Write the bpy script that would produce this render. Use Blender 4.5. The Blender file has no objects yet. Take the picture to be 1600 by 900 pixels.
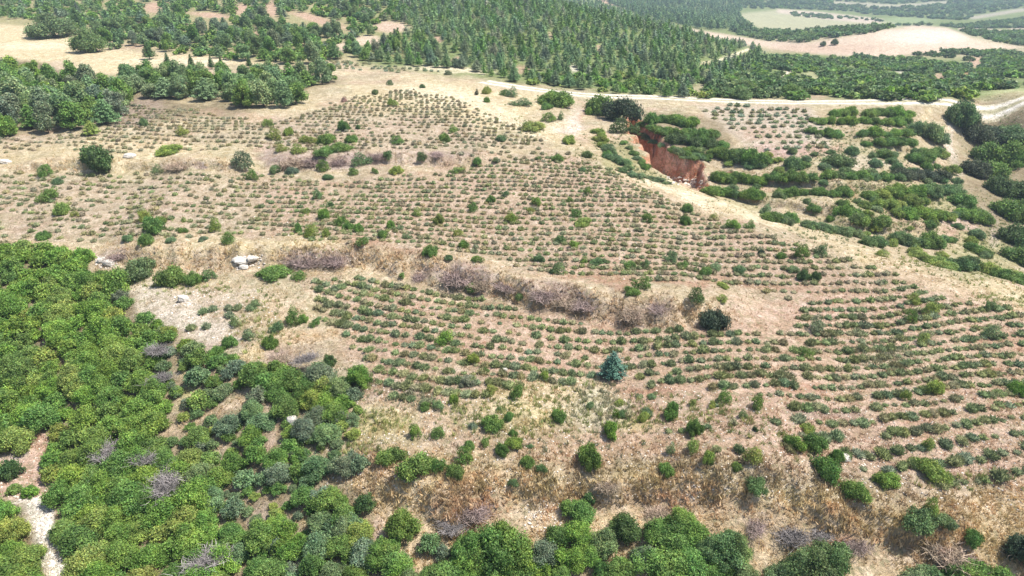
import bpy, math
import numpy as np

# ------------------------------------------------------------------ camera, sky, sun
scene = bpy.context.scene
FPX, CAMZ, PITCH = 1600*24/36, 25.0, math.radians(25.6)
cam_d = bpy.data.cameras.new('camera'); cam = bpy.data.objects.new('camera', cam_d)
scene.collection.objects.link(cam); scene.camera = cam
cam_d.lens = 24; cam_d.sensor_width = 36; cam_d.clip_start = 0.5; cam_d.clip_end = 20000
cam.location = (0, 0, CAMZ); cam.rotation_euler = (math.pi/2 - PITCH, 0, 0)

SUN_EL, SUN_AZ = math.radians(61), math.radians(90)      # azimuth measured from +Y (straight ahead) towards +X
world = bpy.data.worlds.new('World'); scene.world = world; world.use_nodes = True
nt = world.node_tree
bg = nt.nodes.get('Background') or nt.nodes.new('ShaderNodeBackground')
sky = nt.nodes.new('ShaderNodeTexSky'); sky.sky_type = 'NISHITA'; sky.sun_disc = False
sky.sun_elevation = SUN_EL; sky.sun_rotation = SUN_AZ; sky.dust_density = 1.5
nt.links.new(sky.outputs[0], bg.inputs[0]); bg.inputs[1].default_value = 0.115
sun_d = bpy.data.lights.new('sun', 'SUN'); sun = bpy.data.objects.new('sun', sun_d)
scene.collection.objects.link(sun)
sun_d.energy = 5.0; sun_d.angle = math.radians(0.5); sun_d.color = (1.0, 0.955, 0.88)
sun.rotation_euler = (math.pi/2 - SUN_EL, 0, -SUN_AZ + math.pi)
vs = scene.view_settings
vs.view_transform = 'Standard'; vs.look = 'None'; vs.gamma = 1; vs.exposure = 0.72; vs.use_curve_mapping = False
scene.cycles.max_bounces = 5; scene.cycles.diffuse_bounces = 3; scene.cycles.glossy_bounces = 1
scene.cycles.transmission_bounces = 2; scene.cycles.transparent_max_bounces = 4; scene.cycles.volume_bounces = 0

C = scene.collection
rng = np.random.default_rng(11)
cp, sp = math.cos(PITCH), math.sin(PITCH)

# ------------------------------------------------------------------ numeric helpers
def ray(u, v):
    a = (np.asarray(u, float)-800)/FPX; b = (np.asarray(v, float)-450)/FPX
    return a, cp - b*sp, -sp - b*cp
def at_z(u, v, z):
    dx, dy, dz = ray(u, v); t = (z-CAMZ)/dz
    return dx*t, dy*t
def project(x, y, z):
    zz = z-CAMZ; d = y*cp - zz*sp; h = y*sp + zz*cp
    d = np.maximum(d, 0.5)
    return 800 + FPX*x/d, 450 - FPX*h/d, d
def hash2(ix, iy, seed):
    h = (ix*374761393 + iy*668265263 + seed*1442695041) & 0xffffffff
    h = ((h ^ (h >> 13))*1274126177) & 0xffffffff
    return ((h ^ (h >> 16)) & 0xffff)/65535.0
def vnoise(x, y, seed=0):
    x = np.asarray(x, float); y = np.asarray(y, float)
    ix = np.floor(x).astype(np.int64); iy = np.floor(y).astype(np.int64)
    fx = x-ix; fy = y-iy; fx = fx*fx*(3-2*fx); fy = fy*fy*(3-2*fy)
    a = hash2(ix, iy, seed); b = hash2(ix+1, iy, seed); c = hash2(ix, iy+1, seed); d = hash2(ix+1, iy+1, seed)
    return (a*(1-fx)+b*fx)*(1-fy) + (c*(1-fx)+d*fx)*fy
def fbm(x, y, seed=0, o=4):
    s = 0; a = 0.5; t = 0
    for k in range(o):
        s = s + a*vnoise(x, y, seed+k*17); t += a; a *= 0.5; x = x*2.03+5.1; y = y*2.03+3.7
    return s/t
def smooth(a, b, x):
    t = np.clip((x-a)/(b-a), 0, 1); return t*t*(3-2*t)
def seg_dist(px, py, pts, vals=None):
    """distance to a polyline, signed side, parameter value along it"""
    best = np.full(np.shape(px), 1e18); side = np.zeros(np.shape(px)); par = np.zeros(np.shape(px))
    n = len(pts)-1
    for i in range(n):
        (x0, y0), (x1, y1) = pts[i], pts[i+1]
        dx, dy = x1-x0, y1-y0; L = dx*dx+dy*dy
        t = np.clip(((px-x0)*dx+(py-y0)*dy)/L, 0, 1)
        d = np.hypot(px-x0-t*dx, py-y0-t*dy)
        s = np.sign(dx*(py-y0)-dy*(px-x0))
        m = d < best
        best = np.where(m, d, best); side = np.where(m, s, side); par = np.where(m, (i+t)/n, par)
    return best, side, par
def in_poly(px, py, poly):
    px = np.asarray(px, float); py = np.asarray(py, float)
    r = np.zeros(px.shape, bool); n = len(poly)
    for i in range(n):
        x0, y0 = poly[i]; x1, y1 = poly[(i+1) % n]
        if y0 == y1: continue
        c = ((y0 > py) != (y1 > py)) & (px < (x1-x0)*(py-y0)/(y1-y0)+x0)
        r ^= c
    return r
def poly_soft(px, py, poly, w):
    d, _, _ = seg_dist(px, py, list(poly)+[poly[0]])
    s = np.where(in_poly(px, py, poly), d, -d)
    return smooth(-w, w, s)

# ------------------------------------------------------------------ terrain height
# sight-line anchors: where a known spot of the land lies, and its level in metres (camera is 25 m up)
CP = [(0,1300,-6),(800,1300,-5),(1600,1300,-5),(0,900,-4),(400,900,-4),(800,900,-3.3),(1200,900,-3.2),(1600,900,-3),
 (0,700,-3.5),(300,700,-2.5),(500,700,-1.2),(800,720,-.5),(1200,760,-.4),(1600,760,-.2),(0,550,-2),(300,550,-.6),
 (600,560,0),(900,560,0),(1300,560,0),(1600,560,0),(1600,500,0),(0,400,.6),(300,420,.4),(700,430,.4),(1100,480,.2),(1400,470,.2),
 (0,320,1.8),(400,320,1.6),(800,320,1.5),(1100,340,1.0),(1300,400,.5),(0,230,3.5),(400,200,4),(700,180,4.2),(850,180,3.5),(940,265,2),
 (100,150,4.6),(300,120,5.4),(540,108,5.5),(700,115,5),(800,135,4.0),(0,50,7.5),(200,90,6),(400,60,7.5),(600,60,7),
 (0,8,10.5),(300,8,11),(600,8,11.5),(850,6,11),(900,125,3.2),(900,60,7),(980,35,7),(1000,95,4),(1100,65,2.5),(1180,82,-2),
 (1060,42,-10),(1200,72,-10.5),(1000,155,2.8),(1300,160,2.4),(1600,163,2.4),(850,145,3.5),(1150,130,1.0),(1300,135,-1.5),(1600,140,1.5),
 (1100,105,1),(1300,100,-6),(1500,110,-5),(1600,105,-6),(1250,88,-9),(1400,88,-8),(1560,80,-9),(1430,46,-3.6),(1300,62,-6.6),(1540,70,-8.5),
 (1250,45,-20),(1400,36,-21),(1550,45,-17),(1200,30,-22),(1300,15,-24),(1560,12,-19),(1150,18,-19),(1000,6,-12),
 (990,292,1.4),(1100,318,1.1),(1200,356,.8),(1330,400,.5),(1450,446,.3),(1600,480,.1),
 (1130,290,-2.4),(1250,335,-2.6),(1380,370,-3.5),(1500,400,-4.6),(1600,430,-5.6),(1150,230,.6),(1250,262,-.4),(1400,262,-1),
 (1500,320,-4),(1590,300,-5),(1560,220,-3),(1200,190,1.9),(1400,185,1.6),(1500,175,1.3),(1600,182,1),(1040,215,1.8),(960,170,2.6)]
P = []
for u, v, z in CP:
    x, y = at_z(u, v, z); P.append((float(x), float(y), z))
def pol(deg, r, z): P.append((r*math.sin(math.radians(deg)), r*math.cos(math.radians(deg)), z))
for a_, r_, z_ in [(-70,20,-5),(70,20,-5),(-75,60,0),(75,60,-3),(-75,200,8),(75,200,0),(-60,400,16),(-30,420,15),(-10,420,14),
                   (-60,1200,30),(-25,1200,30),(-5,1200,12),(15,1300,-12),(35,1500,-8),(60,600,-8),(60,1500,-5),
                   (-60,4000,80),(-20,4000,90),(10,4000,30),(40,4000,40),(70,4000,30),(-60,9000,120),(0,9000,80),(60,9000,90),(0,4,-6),(-70,4,-6),(70,4,-6)]:
    pol(a_, r_, z_)
P = np.array(P)
def warp(x, y):
    r = np.hypot(x, y); return np.arctan2(x, y)*1.6, np.log(r+6)
A_, B_ = warp(P[:,0], P[:,1])
def kern(a, b):
    d2 = (a[:,None]-A_[None])**2 + (b[:,None]-B_[None])**2
    return 0.5*d2*np.log(d2+1e-9)
n_ = len(P)
K = np.zeros((n_+3, n_+3)); K[:n_,:n_] = kern(A_, B_) + np.eye(n_)*2e-4
K[:n_,n_] = 1; K[:n_,n_+1] = A_; K[:n_,n_+2] = B_; K[n_:,:n_] = K[:n_,n_:].T
W = np.linalg.solve(K, np.concatenate([P[:,2], [0,0,0]]))
def base_h(x, y):
    sh = np.shape(x); x = np.ravel(x); y = np.ravel(y); out = np.empty(len(x))
    for i in range(0, len(x), 60000):
        a, b = warp(x[i:i+60000], y[i:i+60000])
        out[i:i+60000] = kern(a, b) @ W[:n_] + W[n_] + W[n_+1]*a + W[n_+2]*b
    return out.reshape(sh)
def pxline(pts, z): return [tuple(map(float, at_z(u, v, z))) for u, v in pts]
def pxbase(pts):
    """where sight lines meet the smooth land"""
    u = np.array([p[0] for p in pts], float); v = np.array([p[1] for p in pts], float)
    dx, dy, dz = ray(u, v); hl = np.hypot(dx, dy); hit = np.full(u.shape, np.nan)
    for r in np.exp(np.linspace(math.log(15), math.log(900), 900)):
        t = r/hl; m = ((CAMZ+dz*t) < base_h(dx*t, dy*t)) & np.isnan(hit); hit[m] = r
    hit = np.where(np.isnan(hit), 60, hit); t = hit/hl
    return list(zip((dx*t).tolist(), (dy*t).tolist()))
# banks: (foot line from left to right, height)
BANKS = [(pxline([(120,425),(230,415),(330,425),(440,425),(560,425),(680,445),(800,478),(930,500),(1060,508),(1230,505)], .3), 1.5, 11),
         (pxline([(480,800),(600,800),(720,830),(820,800),(960,800),(1060,810),(1200,825),(1330,850),(1450,860),(1600,880)], -2.2), 1.0, 7),
         (pxline([(400,268),(500,262),(600,258),(700,262),(800,258)], 2.6), .9, 10),
         (pxline([(0,272),(150,270),(260,272),(390,275)], 2.4), .8, 10),
         (pxline([(1100,300),(1200,312),(1300,322),(1400,335)], -1.5), .8, 5),
         (pxline([(1120,262),(1210,275),(1300,285),(1400,282),(1500,280)], -.4), .8, 5),
         (pxline([(1330,226),(1430,228),(1480,230)], .4), .7, 5),
         (pxline([(1310,354),(1400,350),(1480,340)], -2.6), .9, 5)]
RIM = pxline([(972,182),(990,193),(1012,200),(1026,209),(1036,221),(1056,228),(1082,231),(1101,235),(1114,242)], 1.5)
PIT = RIM + pxline([(1122,262),(1116,290),(1085,299),(1048,293),(1012,272),(985,242),(966,205)], -.5)
ROADPX = [(740,126),(765,131),(790,137),(870,146),(960,152),(1060,157),(1180,160),(1300,162),(1420,163),(1500,163),(1600,161),(1800,156),(2100,150)]
ROAD = pxbase(ROADPX)
GULLY = pxline([(1505,200),(1530,260),(1560,330),(1590,420),(1700,560)], -3)

def height(x, y):
    z = base_h(x, y); r = np.hypot(x, y)
    rough = 0
    for line, H, L in BANKS:
        jx = x + (fbm(x*.5, y*.5, 91, 3)-.5)*1.6; jy = y + (fbm(x*.6, y*.6, 92, 3)-.5)*1.8
        d, s, p = seg_dist(jx, jy, line)
        sd = d*s; ends = smooth(0, .12, p)*(1-smooth(.88, 1, p))
        w = smooth(-.2, H*1.1, sd)*np.exp(-np.maximum(sd-H, 0)/L)*ends
        z = z + H*w
        rough = rough + smooth(-.6, .4, sd)*(1-smooth(1.2, 3.4, sd))*ends
    # eroded pit with a steep red face
    jx = x + (fbm(x*.6, y*.6, 51, 5)-.5)*3.4; jy = y + (fbm(x*.5, y*.5, 52, 4)-.5)*3.4
    d, _, _ = seg_dist(jx, jy, PIT+[PIT[0]])
    sd = np.where(in_poly(jx, jy, PIT), d, -d)
    dr, _, _ = seg_dist(jx, jy, RIM)
    floor = -3.7 + .5*fbm(x*.8, y*.8, 5)
    wpit = smooth(-.1, np.where(dr < d+.3, 1.3, 2.0), sd)
    led = wpit*(1-wpit)*4; wpit = np.clip(wpit+led*.3*(fbm(x*1.1, y*1.1, 53, 3)-.5)*2, 0, 1)
    z = z*(1-wpit) + np.minimum(z, floor)*wpit
    # small lumps
    nr = smooth(6, 20, r)*(1-smooth(300, 900, r))
    z = z + nr*((fbm(x*.14, y*.14, 1, 3)-.5)*.7 + (fbm(x*.9, y*.9, 2, 3)-.5)*(.22+.5*np.clip(rough, 0, 1)))
    z = z + smooth(120, 500, r)*(fbm(x*.012, y*.012, 3, 3)-.5)*np.clip(r*.012, 0, 30)*smooth(260, 900, r)
    # road bed levelled
    dR, _, _ = seg_dist(x, y, ROAD)
    zb = base_h(x, y)+.1
    w = 1-smooth(3.0, 5.5, dR); z = z*(1-w)+zb*w
    return z, rough, wpit

a1 = np.radians(np.concatenate([np.arange(-76,-42,1.2), np.arange(-42,42,.17), np.arange(42,77,1.2)]))
r1 = [5.0]
while r1[-1] < 9500:
    r = r1[-1]; k = .0085 if r > 22 else .02
    if 83 < r < 100: k = .0022
    if r > 900: k = .03
    r1.append(r*(1+k))
r1 = np.array(r1)
AA, RR = np.meshgrid(a1, r1)
GX, GY = RR*np.sin(AA), RR*np.cos(AA)
GZ, ROUGH, WPIT = height(GX, GY)
def hz(x, y):
    """height read back from the finished sheet"""
    x = np.asarray(x, float); y = np.asarray(y, float)
    a = np.arctan2(x, y); r = np.hypot(x, y)
    i = np.clip(np.searchsorted(a1, a)-1, 0, len(a1)-2); j = np.clip(np.searchsorted(r1, r)-1, 0, len(r1)-2)
    fa = np.clip((a-a1[i])/(a1[i+1]-a1[i]), 0, 1); fr = np.clip((r-r1[j])/(r1[j+1]-r1[j]), 0, 1)
    return (GZ[j,i]*(1-fa)+GZ[j,i+1]*fa)*(1-fr)+(GZ[j+1,i]*(1-fa)+GZ[j+1,i+1]*fa)*fr
def cast(u, v):
    """where the sight line through (u, v) meets the land"""
    u = np.atleast_1d(np.asarray(u, float)); v = np.atleast_1d(np.asarray(v, float))
    dx, dy, dz = ray(u, v); hl = np.hypot(dx, dy)
    rs = np.exp(np.linspace(math.log(14), math.log(6000), 500))
    prev = np.full(u.shape, 14.0); hit = np.full(u.shape, np.nan)
    for r in rs:
        t = r/hl; below = (CAMZ+dz*t) < hz(dx*t, dy*t)
        m = below & np.isnan(hit)
        hit[m] = r
        prev = np.where(np.isnan(hit), r, prev)
    lo, hi = prev, np.where(np.isnan(hit), prev, hit)
    for _ in range(14):
        mid = (lo+hi)/2; t = mid/hl; b = (CAMZ+dz*t) < hz(dx*t, dy*t)
        hi = np.where(b, mid, hi); lo = np.where(b, lo, mid)
    t = hi/hl
    x, y = dx*t, dy*t
    return x, y, hz(x, y), ~np.isnan(hit)

# ------------------------------------------------------------------ mesh + material helpers
def mesh(name, V, F, mats, col=None, midx=None, smooth_=False):
    me = bpy.data.meshes.new(name)
    V = np.asarray(V, np.float32); F = np.asarray(F, np.int32); k = F.shape[1]
    me.vertices.add(len(V)); me.vertices.foreach_set('co', V.ravel())
    me.loops.add(F.size); me.loops.foreach_set('vertex_index', F.ravel())
    me.polygons.add(len(F)); me.polygons.foreach_set('loop_start', np.arange(0, F.size, k, dtype=np.int32))
    me.polygons.foreach_set('loop_total', np.full(len(F), k, np.int32))
    if midx is not None: me.polygons.foreach_set('material_index', np.asarray(midx, np.int32))
    me.polygons.foreach_set('use_smooth', np.full(len(F), smooth_))
    for m in mats: me.materials.append(m)
    if col is not None:
        at = me.color_attributes.new('col', 'FLOAT_COLOR', 'POINT')
        c4 = np.ones((len(V), 4), np.float32); c4[:,:3] = col; at.data.foreach_set('color', c4.ravel())
    me.update(); me.validate()
    return me
def link(o, parent=None):
    C.objects.link(o)
    if parent: o.parent = parent
    return o
def tag(o, label=None, cat=None, group=None, kind=None):
    for k, v in (('label', label), ('category', cat), ('group', group), ('kind', kind)):
        if v: o[k] = v
    return o
def newmat(name, rough=.9):
    m = bpy.data.materials.new(name); m.use_nodes = True
    b = m.node_tree.nodes['Principled BSDF']; b.inputs['Roughness'].default_value = rough
    b.inputs['Specular IOR Level'].default_value = .2
    return m, m.node_tree.nodes, m.node_tree.links, b
def leaf_mat(name, transl=.32, rough=.6, spec=.35):
    m, N, L, b = newmat(name, rough); b.inputs['Specular IOR Level'].default_value = spec
    at = N.new('ShaderNodeAttribute'); at.attribute_name = 'col'
    oi = N.new('ShaderNodeObjectInfo')
    mx = N.new('ShaderNodeMix'); mx.data_type = 'RGBA'; mx.blend_type = 'MULTIPLY'; mx.inputs[0].default_value = 1
    L.new(at.outputs['Color'], mx.inputs[6]); L.new(oi.outputs['Color'], mx.inputs[7])
    ge = N.new('ShaderNodeNewGeometry'); nz = N.new('ShaderNodeTexNoise'); nz.inputs['Scale'].default_value = 1.3
    nz.inputs['Detail'].default_value = 3
    L.new(ge.outputs['Position'], nz.inputs['Vector'])
    hs = N.new('ShaderNodeHueSaturation')
    mr = N.new('ShaderNodeMapRange'); mr.inputs[1].default_value = .3; mr.inputs[2].default_value = .7
    mr.inputs[3].default_value = .72; mr.inputs[4].default_value = 1.3
    L.new(nz.outputs[0], mr.inputs[0]); L.new(mr.outputs[0], hs.inputs['Value'])
    mh = N.new('ShaderNodeMapRange'); mh.inputs[1].default_value = .3; mh.inputs[2].default_value = .7
    mh.inputs[3].default_value = .515; mh.inputs[4].default_value = .485
    L.new(nz.outputs[0], mh.inputs[0]); L.new(mh.outputs[0], hs.inputs['Hue'])
    L.new(mx.outputs[2], hs.inputs['Color']); L.new(hs.outputs[0], b.inputs['Base Color'])
    if transl:
        tr = N.new('ShaderNodeBsdfTranslucent'); L.new(hs.outputs[0], tr.inputs[0])
        ms = N.new('ShaderNodeMixShader'); ms.inputs[0].default_value = transl
        L.new(b.outputs[0], ms.inputs[1]); L.new(tr.outputs[0], ms.inputs[2])
        L.new(ms.outputs[0], N['Material Output'].inputs[0])
    return m
M_leaf = leaf_mat('broad_leaves'); M_needle = leaf_mat('pine_needles', .15, .7, .25)
M_lav = leaf_mat('lavender_foliage', .1, .9, .1); M_straw = leaf_mat('dry_straw', .3, .85, .15)
M_twig = leaf_mat('dead_twigs', 0, .9, .1)
M_bark, N, L, b = newmat('bark', .95)
nz = N.new('ShaderNodeTexNoise'); nz.inputs['Scale'].default_value = 9; nz.inputs['Detail'].default_value = 6
cr = N.new('ShaderNodeValToRGB'); cr.color_ramp.elements[0].color = (.06,.04,.03,1); cr.color_ramp.elements[1].color = (.26,.2,.16,1)
tc = N.new('ShaderNodeTexCoord'); L.new(tc.outputs['Object'], nz.inputs['Vector']); L.new(nz.outputs[0], cr.inputs[0]); L.new(cr.outputs[0], b.inputs['Base Color'])
bp = N.new('ShaderNodeBump'); bp.inputs['Strength'].default_value = .8; L.new(nz.outputs[0], bp.inputs['Height']); L.new(bp.outputs[0], b.inputs['Normal'])

M_rock, N, L, b = newmat('pale_limestone', .9)
nz = N.new('ShaderNodeTexNoise'); nz.inputs['Scale'].default_value = 3.5; nz.inputs['Detail'].default_value = 8
cr = N.new('ShaderNodeValToRGB'); cr.color_ramp.elements[0].position = .3; cr.color_ramp.elements[0].color = (.28,.25,.21,1)
cr.color_ramp.elements[1].position = .62; cr.color_ramp.elements[1].color = (.60,.56,.50,1)
tc = N.new('ShaderNodeTexCoord'); L.new(tc.outputs['Object'], nz.inputs['Vector']); L.new(nz.outputs[0], cr.inputs[0]); L.new(cr.outputs[0], b.inputs['Base Color'])
bp = N.new('ShaderNodeBump'); bp.inputs['Strength'].default_value = .7; L.new(nz.outputs[0], bp.inputs['Height']); L.new(bp.outputs[0], b.inputs['Normal'])

def ground_mat(name, detail=1.0, gain=1.0):
    m, N, L, b = newmat(name, .97); b.inputs['Specular IOR Level'].default_value = .08
    at = N.new('ShaderNodeAttribute'); at.attribute_name = 'col'
    ge = N.new('ShaderNodeNewGeometry')
    def noise(sc, det, rg=.6):
        n = N.new('ShaderNodeTexNoise'); n.inputs['Scale'].default_value = sc; n.inputs['Detail'].default_value = det
        n.inputs['Roughness'].default_value = rg; L.new(ge.outputs['Position'], n.inputs['Vector']); return n.outputs[0]
    def mrange(src, a, b_, c, d):
        n = N.new('ShaderNodeMapRange')
        for k, v in zip((1,2,3,4), (a,b_,c,d)): n.inputs[k].default_value = v
        L.new(src, n.inputs[0]); return n.outputs[0]
    def mul(a, b_):
        n = N.new('ShaderNodeMath'); n.operation = 'MULTIPLY'; L.new(a, n.inputs[0]); L.new(b_, n.inputs[1]); return n.outputs[0]
    f1 = noise(5.5, 5, .75); f2 = noise(1.1, 4, .6); f3 = noise(.22, 3, .55); f4 = noise(17, 2, .6)
    val = mul(mul(mrange(f1, .3, .7, .48, 1.46), mrange(f2, .3, .7, .74, 1.2)), mul(mrange(f3, .3, .7, .93, 1.07), mrange(f4, .3, .7, .8, 1.2)))
    hs = N.new('ShaderNodeHueSaturation'); L.new(at.outputs['Color'], hs.inputs['Color']); L.new(val, hs.inputs['Value'])
    L.new(mrange(f2, .3, .7, 1.1, .8), hs.inputs['Saturation'])
    # scattered small dry weeds, greyish green and brown, and pale stones
    mx = N.new('ShaderNodeMix'); mx.data_type = 'RGBA'; mx.inputs[7].default_value = (.22,.205,.11,1)
    L.new(hs.outputs[0], mx.inputs[6]); w = noise(2.6, 4, .7); L.new(mul(mrange(w, .49, .64, 0, .8), mrange(f3, .35, .6, .35, 1)), mx.inputs[0])
    mx2 = N.new('ShaderNodeMix'); mx2.data_type = 'RGBA'; mx2.inputs[7].default_value = (.6,.55,.47,1)
    L.new(mx.outputs[2], mx2.inputs[6]); w = noise(8.7, 3, .6); L.new(mrange(w, .66, .74, 0, .6), mx2.inputs[0])
    L.new(mx2.outputs[2], b.inputs['Base Color'])
    bp = N.new('ShaderNodeBump'); bp.inputs['Strength'].default_value = .9; bp.inputs['Distance'].default_value = .22
    ad = N.new('ShaderNodeMath'); ad.operation = 'ADD'; L.new(f1, ad.inputs[0]); L.new(f2, ad.inputs[1])
    L.new(ad.outputs[0], bp.inputs['Height']); L.new(bp.outputs[0], b.inputs['Normal'])
    return m
M_ground = ground_mat('dry_grass_and_soil')

# ------------------------------------------------------------------ what covers the ground (albedo only)
BEIGE=(.375,.30,.20); STRAW=(.52,.42,.255); PALE=(.62,.53,.37); PINK=(.42,.27,.195); RED=(.30,.13,.075); GOLD=(.50,.385,.215)
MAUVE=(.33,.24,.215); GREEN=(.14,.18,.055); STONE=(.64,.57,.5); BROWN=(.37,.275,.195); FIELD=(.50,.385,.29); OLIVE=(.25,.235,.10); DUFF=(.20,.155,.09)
def E(u, v, ru, rv, c, w=1, ang=0): return ('E', u, v, ru, rv, math.radians(ang), c, w)
def S(pts, wd, c, w=1): return ('L', pts, wd, c, w)
def PG(pts, soft, c, w=1): return ('P', pts, soft, c, w)
OAKPOLY = [(-200,385),(60,395),(130,402),(150,440),(205,455),(212,490),(250,510),(270,530),(330,560),(400,575),(470,575),(560,600),(545,680),(480,700),(470,740),(570,790),(590,850),(640,900),(900,900),(860,1000),(-200,1000)]
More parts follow.
